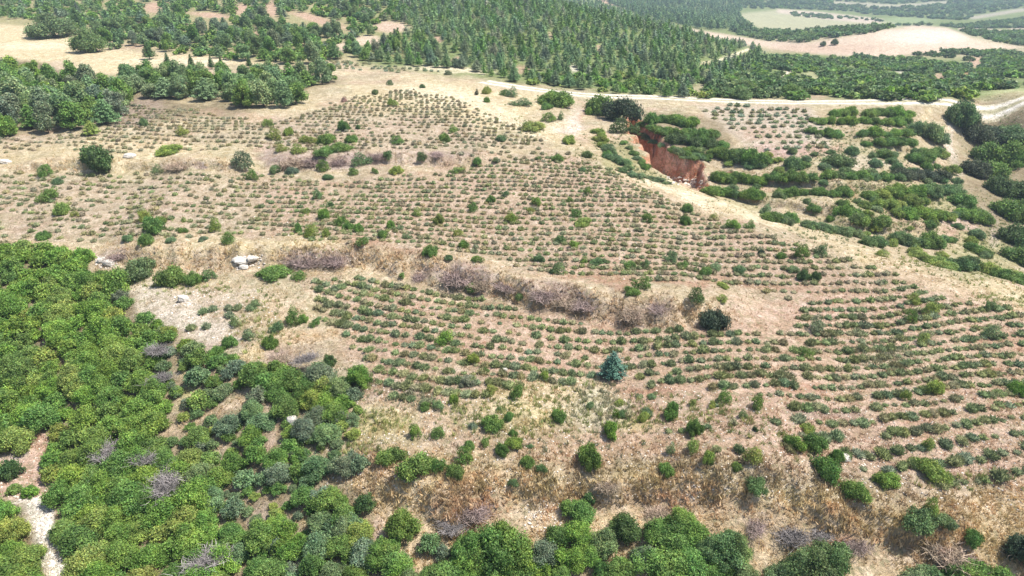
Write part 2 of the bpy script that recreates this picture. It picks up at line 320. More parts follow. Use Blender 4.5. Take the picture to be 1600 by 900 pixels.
GROUND = [
 PG([(0,215),(900,130),(1600,500),(1600,780),(500,700),(400,480),(0,390)], 40, BEIGE, 0),
 PG([(1100,154),(1150,118),(1180,90),(1440,86),(1700,84),(1700,134),(1560,148),(1300,157)], 4, (.33,.29,.17), .9),
 PG([(540,-20),(890,-20),(1200,80),(1700,100),(1700,157),(1000,150),(790,128),(560,100)], 8, (.14,.19,.06), .95),
 PG([(-100,-30),(640,-30),(640,90),(400,100),(120,55),(-100,30)], 8, OLIVE, .75),
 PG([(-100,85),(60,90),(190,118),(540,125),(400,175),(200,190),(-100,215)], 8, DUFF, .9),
 PG([(1200,-20),(1800,-20),(1800,60),(1200,50)], 5, GREEN, .9),
 PG([(1000,-20),(1210,-20),(1210,70),(1000,30)], 5, GREEN, .9),
 # tan fields in the distance
 PG([(1005,33),(1060,42),(1110,50),(1200,64),(1260,68),(1320,58),(1380,46),(1430,39),(1480,43),(1520,60),(1570,70),(1600,74),(1540,80),(1440,84),(1380,88),(1300,87),(1250,81),(1200,74),(1130,66),(1060,50)], 3, FIELD, 1),
 E(1440,58,70,12,(.6,.52,.44),.7), E(1290,76,90,8,PINK,.45),
 PG([(1150,22),(1215,15),(1300,20),(1400,34),(1410,44),(1300,48),(1230,50),(1160,40)], 3, (.33,.32,.19), 1),
 PG([(1215,14),(1270,18),(1380,30),(1370,38),(1290,30),(1215,20)], 2, (.44,.36,.28), 1),
 S([(1300,4),(1400,10),(1480,4)], 4, (.38,.33,.25), .8), S([(1520,28),(1600,15)], 4, (.36,.31,.25), .8), S([(1500,44),(1570,50),(1600,42)], 5, (.45,.36,.27), .8),
 E(1420,32,40,5,(.2,.26,.11),.9), E(1560,62,40,8,(.42,.36,.24),.6),
 S([(935,0),(975,10),(1000,14)], 4, PINK, .9),
 # bare patches in woods
 PG([(-50,33),(50,42),(120,55),(110,65),(140,78),(230,82),(300,86),(360,86),(410,100),(330,101),(280,101),(200,107),(190,118),(100,112),(60,96),(-50,86)], 4, STRAW, 1),
 E(50,72,70,6,PALE,.7), E(280,96,90,6,PALE,.7), E(75,50,22,7,PINK,.6), E(215,72,20,5,PINK,.6), E(95,103,22,9,MAUVE,.4),
 E(240,12,16,9,PINK,.9), E(330,24,34,4,PINK,.9,6), E(378,14,14,9,PINK,.9), E(402,55,9,13,PINK,.9), E(426,14,12,14,PINK,.9,20),
 E(500,32,48,6,PINK,.9,16), E(610,42,30,9,(.5,.36,.27),.95), E(575,64,24,9,(.52,.4,.3),.95), E(532,73,14,8,(.52,.4,.3),.9),
 E(685,62,6,6,PINK,.9), E(715,96,10,8,PINK,.9), E(815,108,18,7,PINK,.7), E(935,75,9,6,PINK,.7), E(896,107,8,8,STONE,.6), E(860,55,8,5,PINK,.6),
 E(1525,97,13,9,PINK,.9), E(1510,118,12,6,RED,.7), E(1470,120,14,6,PINK,.8), E(1405,120,8,12,STONE,.5), E(1437,141,7,5,RED,.6),
 S([(1095,100),(1130,92),(1170,77)], 3, PALE, 1), S([(1247,98),(1232,110),(1218,130)], 5, (.6,.52,.4), 1), E(1105,102,18,6,STRAW,.8), E(1095,140,22,8,BEIGE,.7), E(1270,118,18,8,(.35,.33,.18),.7),
 S([(1444,150),(1440,160)],4,PALE,.8), E(1590,142,50,6,(.40,.42,.2),.9), E(1590,150,50,6,STRAW,.6), E(1270,153,30,4,PINK,.6),
 # pale swathes of dry grass on the hill
 PG([(540,135),(700,125),(790,140),(830,180),(950,250),(900,235),(780,200),(650,170),(560,170)], 14, STRAW, .8),
 E(690,150,70,16,PALE,.7,6), E(790,185,60,16,PALE,.6,25), E(830,165,40,20,STRAW,.7,20), E(700,108,70,5,PALE,.8,3), E(450,160,60,22,STRAW,.4,-15), E(310,155,30,8,STRAW,.6),
 E(215,175,45,22,MAUVE,.5,-20), E(60,220,90,10,MAUVE,.35), E(330,178,30,7,PINK,.4), E(420,190,40,8,PINK,.35), E(560,205,60,7,PINK,.3),
 PG([(-50,222),(200,215),(400,225),(400,262),(200,268),(-50,262)], 10, STRAW, .55), E(130,245,120,10,GOLD,.25), E(280,258,40,8,BROWN,.5), E(300,258,14,7,MAUVE,.7),
 PG([(400,225),(520,232),(700,232),(760,240),(700,258),(560,262),(420,270)], 8, (.42,.31,.26), .6),
 E(480,250,70,14,MAUVE,.6), E(560,250,30,14,MAUVE,.6), E(690,240,50,7,MAUVE,.45),
 S([(960,262),(1040,292),(1100,308),(1180,330),(1250,352),(1330,390),(1420,425),(1520,460),(1620,490)], 22, STRAW, .8),
 PG([(380,275),(560,284),(700,262),(860,240),(1050,318),(1230,378),(1400,428),(1262,466),(850,428),(600,380),(420,360)], 25, (.39,.275,.20), .75), PG([(0,280),(380,278),(400,365),(0,380)], 20, (.40,.305,.225), .65), PG([(430,180),(700,185),(800,225),(700,235),(430,232)], 14, (.38,.29,.215), .65),
 E(1040,290,40,12,PALE,.8,15), E(1100,312,50,10,PALE,.7,15), E(1180,335,40,8,PALE,.6,20), E(1560,455,60,10,STRAW,.8,15), E(1590,470,30,6,(.5,.45,.2),.5),
 PG([(-60,370),(150,378),(330,372),(460,378),(600,385),(720,395),(820,425),(950,450),(1090,460),(1220,470),(1230,500),(1060,505),(930,498),(800,475),(680,440),(560,428),(440,425),(330,425),(150,420),(-60,390)], 9, (.50,.385,.25), .85),
 E(440,380,90,14,STRAW,.9), E(330,385,120,9,STRAW,.8), E(500,405,90,18,GOLD,.35), E(640,415,60,18,(.5,.36,.23),.6), E(520,400,50,12,MAUVE,.7), E(480,405,30,12,MAUVE,.5),
 E(730,430,55,18,MAUVE,.8,10), E(655,420,20,12,MAUVE,.6), E(880,460,60,20,MAUVE,.75,15), E(990,478,60,16,(.34,.24,.18),.7), E(1180,485,60,18,(.42,.31,.22),.8), E(780,445,30,12,STRAW,.4), E(180,400,25,12,MAUVE,.5),
 E(1050,440,200,7,RED,.45,3), E(960,415,110,8,PINK,.6), E(640,385,60,7,RED,.35), E(560,376,40,6,RED,.35), E(520,285,40,5,RED,.35), E(960,506,60,6,RED,.4), E(1140,512,70,9,RED,.35),
 E(260,475,70,40,(.50,.43,.34),.9,20), E(310,505,60,24,(.55,.47,.38),.8,30), E(360,465,110,22,(.46,.37,.27),.8), E(300,540,30,14,MAUVE,.5), E(170,448,22,8,RED,.6), E(300,442,60,14,STRAW,.5),
 E(430,480,60,40,STRAW,.35), E(390,550,50,16,GOLD,.9,-15), E(475,525,50,14,(.50,.36,.22),.8), E(480,555,60,14,BROWN,.5), E(440,560,22,22,MAUVE,.6), E(385,562,25,14,STRAW,.7),
 # lower field, reddish loam
 PG([(500,440),(800,480),(1100,510),(1300,440),(1450,430),(1620,500),(1620,780),(1450,760),(1100,700),(560,620)], 30, (.44,.295,.215), .75),
 E(650,540,60,8,RED,.25,5), E(760,545,60,10,PINK,.5), E(840,560,60,10,RED,.22), E(1250,602,60,9,RED,.5), E(1000,608,80,9,RED,.4), E(700,590,80,20,BEIGE,.5), E(1570,535,50,14,RED,.35), E(1280,640,70,10,MAUVE,.5),
 E(1390,660,80,10,PINK,.6), E(1500,730,120,10,PINK,.7), E(1330,485,120,16,(.45,.3,.23),.5), E(1480,600,80,9,PINK,.6), E(1400,560,60,18,(.46,.42,.3),.4), E(770,455,60,12,(.40,.27,.2),.5),
 E(900,700,170,24,(.42,.27,.18),.6), E(1100,690,120,26,(.44,.30,.2),.6), E(620,665,110,24,(.44,.31,.21),.5), E(740,480,60,6,RED,.3),
 E(860,620,110,34,STRAW,.75), E(750,640,70,34,STRAW,.6), E(940,640,60,34,(.5,.5,.36),.5), E(590,660,40,24,(.42,.4,.14),.4), E(820,650,60,20,(.48,.42,.18),.35), E(570,690,40,10,(.44,.38,.16),.4), E(1000,660,30,14,(.5,.44,.16),.4),
 # bottom bank
 PG([(480,710),(600,700),(760,720),(900,745),(1100,740),(1200,760),(1400,790),(1620,770),(1620,960),(1150,960),(800,880),(640,900),(590,830),(560,780)], 16, (.53,.40,.245), .9),
 E(560,730,90,26,(.5,.37,.25),.8), E(660,770,90,24,STRAW,.5), E(740,790,60,30,(.42,.29,.19),.7), E(700,800,30,20,(.48,.36,.24),.6), E(890,755,90,18,STRAW,.7), E(1010,745,70,16,STRAW,.7), E(960,770,40,30,BROWN,.4),
 E(850,800,40,28,(.52,.42,.31),.6), E(1080,780,120,24,(.40,.29,.2),.5), E(1230,775,70,24,STRAW,.8), E(1380,800,60,16,STRAW,.6,15), E(1200,810,60,24,(.42,.31,.2),.7), E(1180,815,14,18,BROWN,.6), E(1300,860,90,26,(.42,.31,.2),.6), E(1440,870,90,22,BROWN,.5), E(1400,820,80,20,GOLD,.5),
 E(1430,770,140,14,(.40,.30,.19),.6), E(1540,790,90,16,(.5,.37,.22),.8), E(1570,850,60,40,GOLD,.6), E(1310,840,20,12,RED,.6), E(1080,850,30,14,STRAW,.8), E(760,870,60,20,(.46,.34,.2),.6),
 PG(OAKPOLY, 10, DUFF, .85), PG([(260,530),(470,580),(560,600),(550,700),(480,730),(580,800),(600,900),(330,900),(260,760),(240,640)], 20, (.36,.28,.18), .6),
 PG([(-20,700),(35,690),(60,640),(75,680),(80,760),(95,800),(40,790),(-20,770)], 7, (.48,.33,.25), 1), E(10,700,22,14,(.58,.47,.4),.8),
 PG([(18,772),(60,775),(84,790),(90,850),(115,900),(140,1000),(80,1000),(70,860),(50,830),(60,800),(20,785)], 4, (.74,.68,.6), 1),
 E(70,528,10,12,PINK,.9), E(100,565,10,5,PINK,.7), E(160,452,12,5,RED,.8),
 S([(275,548),(290,590),(300,615),(270,640)], 9, STRAW, .6), S([(250,680),(290,665),(340,640),(390,620)], 12, (.48,.36,.24), .8), S([(290,690),(300,660)], 6, STRAW, .6), S([(300,600),(285,640)],8,(.45,.4,.16),.6),
 S([(420,620),(430,660),(420,700)], 9, (.45,.32,.24), .7), E(360,690,18,10,(.48,.34,.22),.8), E(380,770,14,16,(.45,.34,.24),.6), E(355,805,12,14,(.45,.34,.24),.6), E(415,800,16,24,(.48,.38,.3),.7), E(470,815,24,14,GOLD,.7), E(420,865,14,20,PALE,.5), E(395,865,18,12,MAUVE,.7), E(145,790,12,22,GOLD,.5), E(455,870,22,12,(.46,.32,.2),.7),
 E(230,860,14,14,(.5,.4,.26),.5), E(590,830,16,22,(.48,.36,.28),.7),
 # gully side on the right
 PG([(1110,185),(1260,170),(1480,170),(1500,200),(1480,260),(1560,400),(1600,440),(1400,410),(1250,345),(1110,300)], 12, (.40,.315,.2), .85), E(1330,240,120,30,(.30,.28,.14),.45), E(1400,320,130,40,(.28,.28,.12),.5), E(1530,400,60,40,(.27,.29,.11),.5), E(1200,310,70,20,(.3,.28,.14),.5),
 PG([(1085,164),(1265,168),(1290,195),(1300,240),(1190,242),(1130,205)], 6, (.42,.345,.27), .9), E(1230,235,70,12,(.46,.3,.26),.7), E(1290,232,30,10,PINK,.7), E(1190,212,40,10,PINK,.5),
 S([(1485,195),(1480,225),(1500,270)], 9, (.56,.47,.4), .8), S([(1450,175),(1440,195),(1480,205)], 10, STRAW, .7), S([(1535,320),(1555,345),(1552,380)], 9, (.5,.4,.33), .8), S([(1575,350),(1600,360)],7,PALE,.6),
 E(1420,345,40,10,PINK,.6), E(1500,352,35,14,(.48,.34,.28),.8), E(1480,370,30,10,PINK,.7), E(1270,320,40,12,(.46,.36,.24),.7), E(1210,325,20,10,MAUVE,.5), E(1190,298,10,14,(.48,.32,.22),.7), E(1330,308,12,12,RED,.5), E(1410,372,50,8,STRAW,.4),
 E(1345,255,60,8,(.48,.4,.3),.7), E(1440,258,50,5,(.5,.36,.26),.8), E(1470,284,50,4,(.5,.36,.26),.8), E(1320,278,40,3,STRAW,.6),
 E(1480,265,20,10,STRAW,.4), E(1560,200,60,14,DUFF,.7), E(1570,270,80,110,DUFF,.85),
 E(900,190,14,20,(.56,.46,.38),.9), E(890,200,30,6,(.55,.45,.38),.8), E(915,175,8,12,PINK,.7), E(860,178,40,8,BEIGE,.6), E(990,170,14,10,(.48,.38,.27),.7), E(850,195,50,8,PALE,.5),
 PG([(925,215),(960,225),(985,215),(1020,262),(1060,288),(1000,272),(945,258)], 8, OLIVE, .75),
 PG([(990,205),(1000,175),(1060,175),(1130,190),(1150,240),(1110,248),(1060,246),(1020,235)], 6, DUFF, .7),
]
U, V, _d = project(GX, GY, GZ)
NU = (fbm(GX*.35, GY*.35, 21, 4)-.5); NV = (fbm(GX*.35, GY*.35, 22, 4)-.5)
amp = np.clip((V-40)/300, .12, 1)
UU = U + NU*70*amp; VV = V + NV*40*amp
# base: rough mix of straw, beige and pinkish earth
n1 = smooth(.4, .62, fbm(GX*.18, GY*.3, 31, 4)); n2 = smooth(.42, .62, fbm(GX*.7, GY*.9, 32, 4)); n3 = smooth(.5, .66, fbm(GX*.25, GY*.25, 33, 4))
def cmix(c, t, k): return c*(1-k[...,None]) + np.array(t)*k[...,None]
COL = np.zeros(GX.shape+(3,)) + np.array(BEIGE)
COL = cmix(COL, STRAW, .5*n1); COL = cmix(COL, PINK, .5*n3); COL = cmix(COL, PALE, .2*n2)
COL = cmix(COL, (.27,.25,.14), .5*smooth(.5, .68, fbm(GX*.33, GY*.5, 35, 4)))
rr = np.hypot(GX, GY)
COL = cmix(COL, (.10,.15,.06), smooth(250, 600, rr))
wob = .75+.5*fbm(GX*.9, GY*.9, 41, 3)
for g in GROUND:
    if g[0] == 'E':
        _, u, v, ru, rv, an, c, w = g
        du, dv = UU-u, VV-v; ca, sa = math.cos(an), math.sin(an)
        q = np.hypot((du*ca+dv*sa)/ru, (-du*sa+dv*ca)/rv)
        k = w*(1-smooth(.55, 1.35, q*(1.5-.5*wob)))
    elif g[0] == 'L':
        _, pts, wd, c, w = g
        d, _, _ = seg_dist(U+NU*8*amp, V+NV*6*amp, pts); k = w*(1-smooth(.3*wd, wd, d))
    else:
        _, pts, soft, c, w = g
        if w == 0: continue
        s = 1 if soft > 7 else .25
        k = w*poly_soft(U+(UU-U)*s, V+(VV-V)*s, pts, soft)
    COL = cmix(COL, c, np.clip(k, 0, 1))
# steep faces show bare red earth; rough banks show straw and brown
gz_r = np.gradient(GZ, axis=0)/np.gradient(RR, axis=0)
gz_a = np.gradient(GZ, axis=1)/(np.gradient(AA, axis=1)*RR)
slope = np.hypot(gz_r, gz_a)
near_pit = (1-smooth(1, 4, seg_dist(GX, GY, PIT+[PIT[0]])[0])) + WPIT
lit_streak = smooth(.42, .62, fbm(GX*.35+GZ*.25, GY*.35+GZ*.4, 61, 4))*smooth(17, 24, GX)  # sunlit front of the pit face painted in as paler pink towards the right
redc = np.array((.47,.205,.115))*(1-lit_streak[...,None]) + np.array((.66,.44,.31))*lit_streak[...,None]
kk = np.clip(near_pit, 0, 1)*smooth(.55, 1.1, slope)
COL = COL*(1-kk[...,None]) + redc*kk[...,None]
COL = cmix(COL, (.52,.36,.26), np.clip(WPIT, 0, 1)*(1-smooth(.5, 1.1, slope))*.8)
COL = cmix(COL, BROWN, np.clip(ROUGH, 0, 1)*.3*smooth(.45, .62, fbm(GX*1.3, GY*1.3, 71, 3)))
COL *= (.86+.28*fbm(GX*2.3, GY*2.3, 81, 3))[...,None]

nr_, na_ = GX.shape
idx = np.arange(nr_*na_).reshape(nr_, na_)
F = np.stack([idx[:-1,:-1], idx[:-1,1:], idx[1:,1:], idx[1:,:-1]], -1).reshape(-1, 4)
V3 = np.stack([GX, GY, GZ], -1).reshape(-1, 3)
ground = link(bpy.data.objects.new('hillside_ground', mesh('hillside_ground', V3, F[:, ::-1], [M_ground], COL.reshape(-1, 3), smooth_=True)))
tag(ground, kind='structure')

# ------------------------------------------------------------------ dirt road: two pale wheel tracks with a dry verge
M_road = ground_mat('pale_gravel_track')
rp = np.array(ROAD); seg = np.hypot(*np.diff(rp, axis=0).T); cum = np.concatenate([[0], np.cumsum(seg)])
ss = np.arange(0, cum[-1], .8); cx = np.interp(ss, cum, rp[:,0]); cy = np.interp(ss, cum, rp[:,1])
kz = np.ones(25)/25
def sm(a): return np.convolve(np.pad(a, 12, mode='edge'), kz, 'valid')
cx, cy = sm(cx), sm(cy); tx, ty = np.gradient(cx), np.gradient(cy); tl = np.hypot(tx, ty); nx, ny = -ty/tl, tx/tl
offs = np.array([-2.5,-2.1,-1.5,-.8,-.35,0,.35,.8,1.5,2.1,2.5])
rx = cx[:,None]+nx[:,None]*offs; ry = cy[:,None]+ny[:,None]*offs
rz = hz(rx, ry)+np.where(np.abs(offs) > 2.3, -.05, .09)-np.where((np.abs(offs) > .6)&(np.abs(offs) < 1.7), .03, 0)
rc = np.zeros(rx.shape+(3,)); tr = np.array((.68,.62,.53)); vg = np.array((.46,.4,.27))
kx = (np.abs(np.abs(offs)-1.15) < .5).astype(float)[None, :]*np.ones(rx.shape)
mid = (np.abs(offs) < .5).astype(float)[None, :]*smooth(.4, .6, fbm(rx*.2, ry*.2, 7, 3))
rc = vg*(1-kx[...,None])+tr*kx[...,None]; rc = rc*(1-.6*mid[...,None]) + np.array((.36,.34,.2))*.6*mid[...,None]
i2 = np.arange(rx.size).reshape(rx.shape)
RF = np.stack([i2[:-1,:-1], i2[1:,:-1], i2[1:,1:], i2[:-1,1:]], -1).reshape(-1, 4)
road = link(bpy.data.objects.new('dirt_road', mesh('dirt_road', np.stack([rx,ry,rz],-1).reshape(-1,3), RF, [M_road], rc.reshape(-1,3), smooth_=True)))
tag(road, kind='structure')

# ------------------------------------------------------------------ plant shapes (built round the origin, unit crown radius)
def unit(v): return v/np.maximum(np.linalg.norm(v, axis=-1, keepdims=True), 1e-9)
def quads(P_, Nn, s, asp, r_):
    """leaf faces at P_ facing Nn"""
    t = unit(np.cross(Nn, r_.normal(size=P_.shape))); b_ = np.cross(Nn, t)
    s = s[:,None]; o = Nn*s*.25
    v = np.stack([P_-t*s, P_-b_*s*asp+o, P_+t*s, P_+b_*s*asp+o], 1)
    n = len(P_)
    return v.reshape(-1,3), np.arange(4*n).reshape(n,4)
def ball(c, r, r_, nu=8, nv=5, jit=.12, squash=1):
    th = np.linspace(0, 2*math.pi, nu, endpoint=False); ph = np.linspace(.25, math.pi-.25, nv)
    T, Q = np.meshgrid(th, ph)
    d = np.stack([np.sin(Q)*np.cos(T), np.sin(Q)*np.sin(T), np.cos(Q)*squash], -1).reshape(-1,3)
    v = np.array(c)+d*r*(1+r_.uniform(-jit, jit, (len(d),1)))
    f = []
    for j in range(nv-1):
        for i in range(nu):
            a = j*nu+i; b_ = j*nu+(i+1) % nu; f.append((a, a+nu, b_+nu, b_))
    f.append(tuple([0, nu//4, nu//2, 3*nu//4])); k = (nv-1)*nu; f.append((k+3*nu//4, k+nu//2, k+nu//4, k))
    return v, np.array(f)
def join(parts):
    Vs, Fs, Cs, o = [], [], [], 0
    for v, f, c in parts:
        Vs.append(v); Fs.append(f+o); Cs.append(np.broadcast_to(c, v.shape) if np.ndim(c) < 2 else c); o += len(v)
    return np.concatenate(Vs), np.concatenate(Fs), np.concatenate(Cs)
def tube(p0, p1, r0, r1_, n=7):
    p0, p1 = np.array(p0, float), np.array(p1, float); d = unit(p1-p0)
    a = unit(np.cross(d, [.3,.9,.2])); b_ = np.cross(d, a); th = np.linspace(0, 2*math.pi, n, endpoint=False)
    ring = np.cos(th)[:,None]*a+np.sin(th)[:,None]*b_
    v = np.concatenate([p0+ring*r0, p1+ring*r1_])
    f = np.array([(i, (i+1) % n, n+(i+1) % n, n+i) for i in range(n)])
    return v, f
def crown(seed, n, size, lobes=10, tall=.85, base=.12, core=True, spread=.62):
    r_ = np.random.default_rng(seed); parts = []
    L_ = []; ex, ey = r_.uniform(-.12,.12,2); el = r_.uniform(.8,1.2); ea = r_.uniform(0, 3.1)
    for i in range(lobes*2):
        a = i*2.4+r_.uniform(-.8,.8); rad = spread*1.12*math.sqrt((i+.3)/(lobes*2))*r_.uniform(.7,1.25)
        lr = r_.uniform(.17,.36)*(1.15-.35*rad); tt = tall*r_.uniform(.62,1.08)
        zc = base+lr*.6+max(tt-.1,.1)*max(1-rad**2*1.25, .05)*r_.uniform(.6,1)-lr*.3
        px, py = rad*math.cos(a), rad*math.sin(a); q = (px*math.cos(ea)+py*math.sin(ea))*(el-1)
        L_.append((px+q*math.cos(ea)+ex, py+q*math.sin(ea)+ey, max(zc, lr*.5), lr))
    for i in range(lobes):      # inner and skirt lobes
        a = r_.uniform(0, 6.28); lr = r_.uniform(.18,.32); ro = r_.uniform(.3,.8)*spread/.62; L_.append((ro*math.cos(a), ro*math.sin(a), base+lr*r_.uniform(.5,1.4), lr))
    L_ = np.array(L_); w = L_[:,3]**2; k = r_.choice(len(L_), n, p=w/w.sum())
    d = unit(r_.normal(size=(n,3))+[0,0,.25]); rad = L_[k,3]*np.where(r_.random(n) < .13, r_.uniform(1.1,1.55,n), r_.uniform(.7,1.12,n))
    p = L_[k,:3]+d*rad[:,None]
    keep = p[:,2] > .01; p, d, k = p[keep], d[keep], k[keep]
    inner = np.zeros(len(p), bool)
    for q in L_: inner |= np.linalg.norm(p-q[:3], axis=1) < q[3]*.62
    p, d, k = p[~inner], d[~inner], k[~inner]
    nn = unit(d*.7+r_.normal(size=d.shape)*.75+[0,0,.35])
    v, f = quads(p, nn, r_.uniform(.4,1.5,len(p))*size, .62, r_)
    lob = r_.uniform(.72,1.25,len(L_))
    br = (lob[k]*r_.uniform(.58,1.42,len(p)))[:,None]*np.array([1,1,1])*(1+np.stack([r_.uniform(-.12,.22,len(p)), r_.uniform(-.04,.04,len(p)), r_.uniform(-.15,.15,len(p))], -1))
    parts.append((v, f, np.repeat(br, 4, 0)))
    if core:
        for q in L_:
            bv, bf = ball(q[:3], q[3]*.6, r_, 6, 4); bv[:,2] = np.maximum(bv[:,2], .02); parts.append((bv, bf, np.array([.8,.8,.8])))
    return join(parts)
def pine(seed, n, size, cone=1.0):
    """unit: height 2.4, crown radius about 1"""
    r_ = np.random.default_rng(seed); pts, nn, br = [], [], []
    levels = 9
    for j in range(levels):
        t = j/(levels-1); z0 = .3+1.95*t; R = (1-t)**.75*(.95 if cone else .8)+.1
        nb = 8 if j < 6 else 5
        for b_ in range(nb):
            a = b_*6.283/nb+j*.7+r_.uniform(-.25,.25); Rb = R*r_.uniform(.7,1.15); m = max(2, int(n/(levels*7)*(.4+R)))
            s = r_.uniform(.25, 1, m)**.7; lb = r_.uniform(.8,1.2)
            p = np.stack([np.cos(a)*Rb*s, np.sin(a)*Rb*s, z0+.22*s*(1-.3*t)+0*s], -1)+r_.normal(size=(m,3))*[.085,.085,.06]
            pts.append(p); nn.append(unit(np.stack([np.cos(a)*s*.5, np.sin(a)*s*.5, np.ones(m)], -1)+r_.normal(size=(m,3))*.5)); br.append(np.full(m, lb)*r_.uniform(.75,1.25,m)*(.8+.3*s))
    p = np.concatenate(pts); q = np.concatenate(nn); c = np.concatenate(br)
    v, f = quads(p, q, r_.uniform(.7,1.3,len(p))*size, .4, r_)
    parts = [(v, f, np.repeat(c[:,None]*np.array([[1,1,1]]), 4, 0))]
    cv, cf = tube((0,0,.35), (0,0,2.2), .42, .04, 8); parts.append((cv, cf, np.array([.7,.7,.7])))
    return join(parts)
def trunk_mesh(seed, h, r0, limbs=4, reach=.45):
    r_ = np.random.default_rng(seed); parts = []
    q = np.array([r_.uniform(-.06,.06), r_.uniform(-.06,.06), h*.5])
    for a, b_, ra, rb in (((0,0,-.15), q, r0, r0*.75), (q, (q[0]*1.5, q[1]*1.5, h), r0*.75, r0*.3)):
        v, f = tube(a, b_, ra, rb); parts.append((v, f, np.array([1,1,1.])))
    for i in range(limbs):
        a = i*6.28/max(limbs,1)+r_.uniform(-.4,.4); s = q*(r_.uniform(.6,1.1))
        v, f = tube(s, (math.cos(a)*reach, math.sin(a)*reach, s[2]+h*.45), r0*.45, r0*.15, 5); parts.append((v, f, np.array([1,1,1.])))
    return join(parts)
def lavender(seed, nsp, core_nu=9, core_nv=4):
    r_ = np.random.default_rng(seed); parts = []
    bv, bf = ball((0,0,.12), .86, r_, core_nu, core_nv+1, .1, .8); bv[:,2] = np.maximum(bv[:,2], -.08); parts.append((bv, bf, np.array([.74,.76,.72])))
    d = unit(np.stack([r_.normal(size=nsp), r_.normal(size=nsp), np.abs(r_.normal(size=nsp))*.9+.12], -1))
    root = d*[.7,.7,.55]*r_.uniform(.8,1.1,(nsp,1)); tip = d*[1.02,1.02,1.0]*r_.uniform(.85,1.2,(nsp,1))+[0,0,.05]
    t = unit(np.cross(d, r_.normal(size=d.shape)))*(.05 if nsp > 100 else .1)
    v = np.stack([root-t, root+t, tip+t*.7, tip-t*.7], 1).reshape(-1,3)
    c = np.repeat(r_.uniform(.85,1.5,(nsp,1))*np.array([[1,1,1]]), 4, 0)
    parts.append((v, np.arange(4*nsp).reshape(-1,4), c))
    return join(parts)
def twigs(seed, n):
    r_ = np.random.default_rng(seed)
    root = r_.normal(size=(n,3))*[.45,.3,.08]; d = unit(np.stack([r_.normal(size=n), r_.normal(size=n), np.abs(r_.normal(size=n))+.35], -1))
    k = r_.uniform(.35,1.0,(n,1)); mid_ = root+d*k*.55; tip = mid_+unit(d+r_.normal(size=d.shape)*.5)*k*.45
    t = unit(np.cross(d, r_.normal(size=d.shape)))*.013
    v = np.stack([root-t, root+t, mid_+t, mid_-t, mid_-t, mid_+t, tip+t*.4, tip-t*.4], 1).reshape(-1,3)
    c = np.repeat(r_.uniform(.55,1.4,(n,1))*np.array([[1,1,1]]), 8, 0)
    return v, np.arange(8*n).reshape(-1,4), c

oak_s = [crown(100+i, 10000, .039, 12, .95, .18) for i in range(6)]
bush_s = [crown(200+i, 6000, .047, 8, .72, .0) for i in range(6)]
airy_s = [crown(250+i, 2600, .052, 6, 1.0, .0, core=False, spread=.6) for i in range(5)]
pine_s = [pine(300+i, 2600, .085) for i in range(5)]
lav_s = [lavender(400+i, 260) for i in range(5)]
twig_s = [twigs(500+i, 900) for i in range(4)]
trunk_s = [trunk_mesh(600+i, .8, .09) for i in range(3)]
ptrunk_s = [trunk_mesh(610+i, 1.2, .06, 0) for i in range(2)]
oak_m = [mesh('oak_crown', *s[:2], [M_leaf], s[2]) for s in oak_s]
bush_m = [mesh('shrub', *s[:2], [M_leaf], s[2]) for s in bush_s]
airy_m = [mesh('shrub', *s[:2], [M_leaf], s[2]) for s in airy_s]
rpine_s = [crown(350+i, 6000, .058, 9, 1.75, .35, spread=.55) for i in range(5)]
rpine_m = [mesh('pine_crown', *s[:2], [M_needle], s[2]) for s in rpine_s]
rpine_far = [crown(760+i, 300, .17, 4, 1.5, .3, spread=.55) for i in range(3)]
pine_m = [mesh('pine_crown', *s[:2], [M_needle], s[2]) for s in pine_s]
lav_m = [mesh('lavender_bush', *s[:2], [M_lav], s[2]) for s in lav_s]
twig_m = [mesh('dead_shrub', *s[:2], [M_twig], s[2]) for s in twig_s]
trunk_m = [mesh('trunk', *s[:2], [M_bark], s[2], smooth_=True) for s in trunk_s]
ptrunk_m = [mesh('trunk', *s[:2], [M_bark], s[2], smooth_=True) for s in ptrunk_s]
# coarse shapes for the far mass
oak_mid = [crown(780+i, 2600, .066, 9, .95, .12) for i in range(5)]
oak_far = [crown(700+i, 340, .16, 4, .85, .05) for i in range(4)]
pine_far = [pine(720+i, 170, .24) for i in range(4)]
lav_far = [lavender(740+i, 60, 7, 3) for i in range(4)]

TINT = {'g': (.145,.26,.06), 'y': (.25,.34,.08), 'd': (.095,.17,.055), 'b': (.17,.235,.14), 'o': (.175,.305,.055), 'k': (.075,.11,.06),
        's': (.25,.30,.18), 'n': (.18,.28,.12), 'm': (.145,.24,.09), 'P': (.22,.33,.15), 'B': (.12,.215,.14), 'p': (.36,.275,.245), 'q': (.40,.31,.23)}
def tint(t, r_=rng, var=.14):
    c = np.array(TINT[t])*r_.uniform(1-var, 1+var); c = c*(1+np.array([r_.uniform(-.1,.14), 0, r_.uniform(-.12,.12)])); return c
def place(name, me, x, y, z, s, col, parent=None, sz=1.0, rz_=None):
    o = bpy.data.objects.new(name, me); link(o, parent)
    if parent is None:
        o.location = (x, y, z); o.rotation_euler = (0, 0, rng.uniform(0, 6.28) if rz_ is None else rz_); k_ = rng.uniform(.78,1.2); o.scale = (s*k_, s*rng.uniform(.9,1.1)/k_, s*sz)
    o.color = (*[float(q) for q in col], 1)
    return o
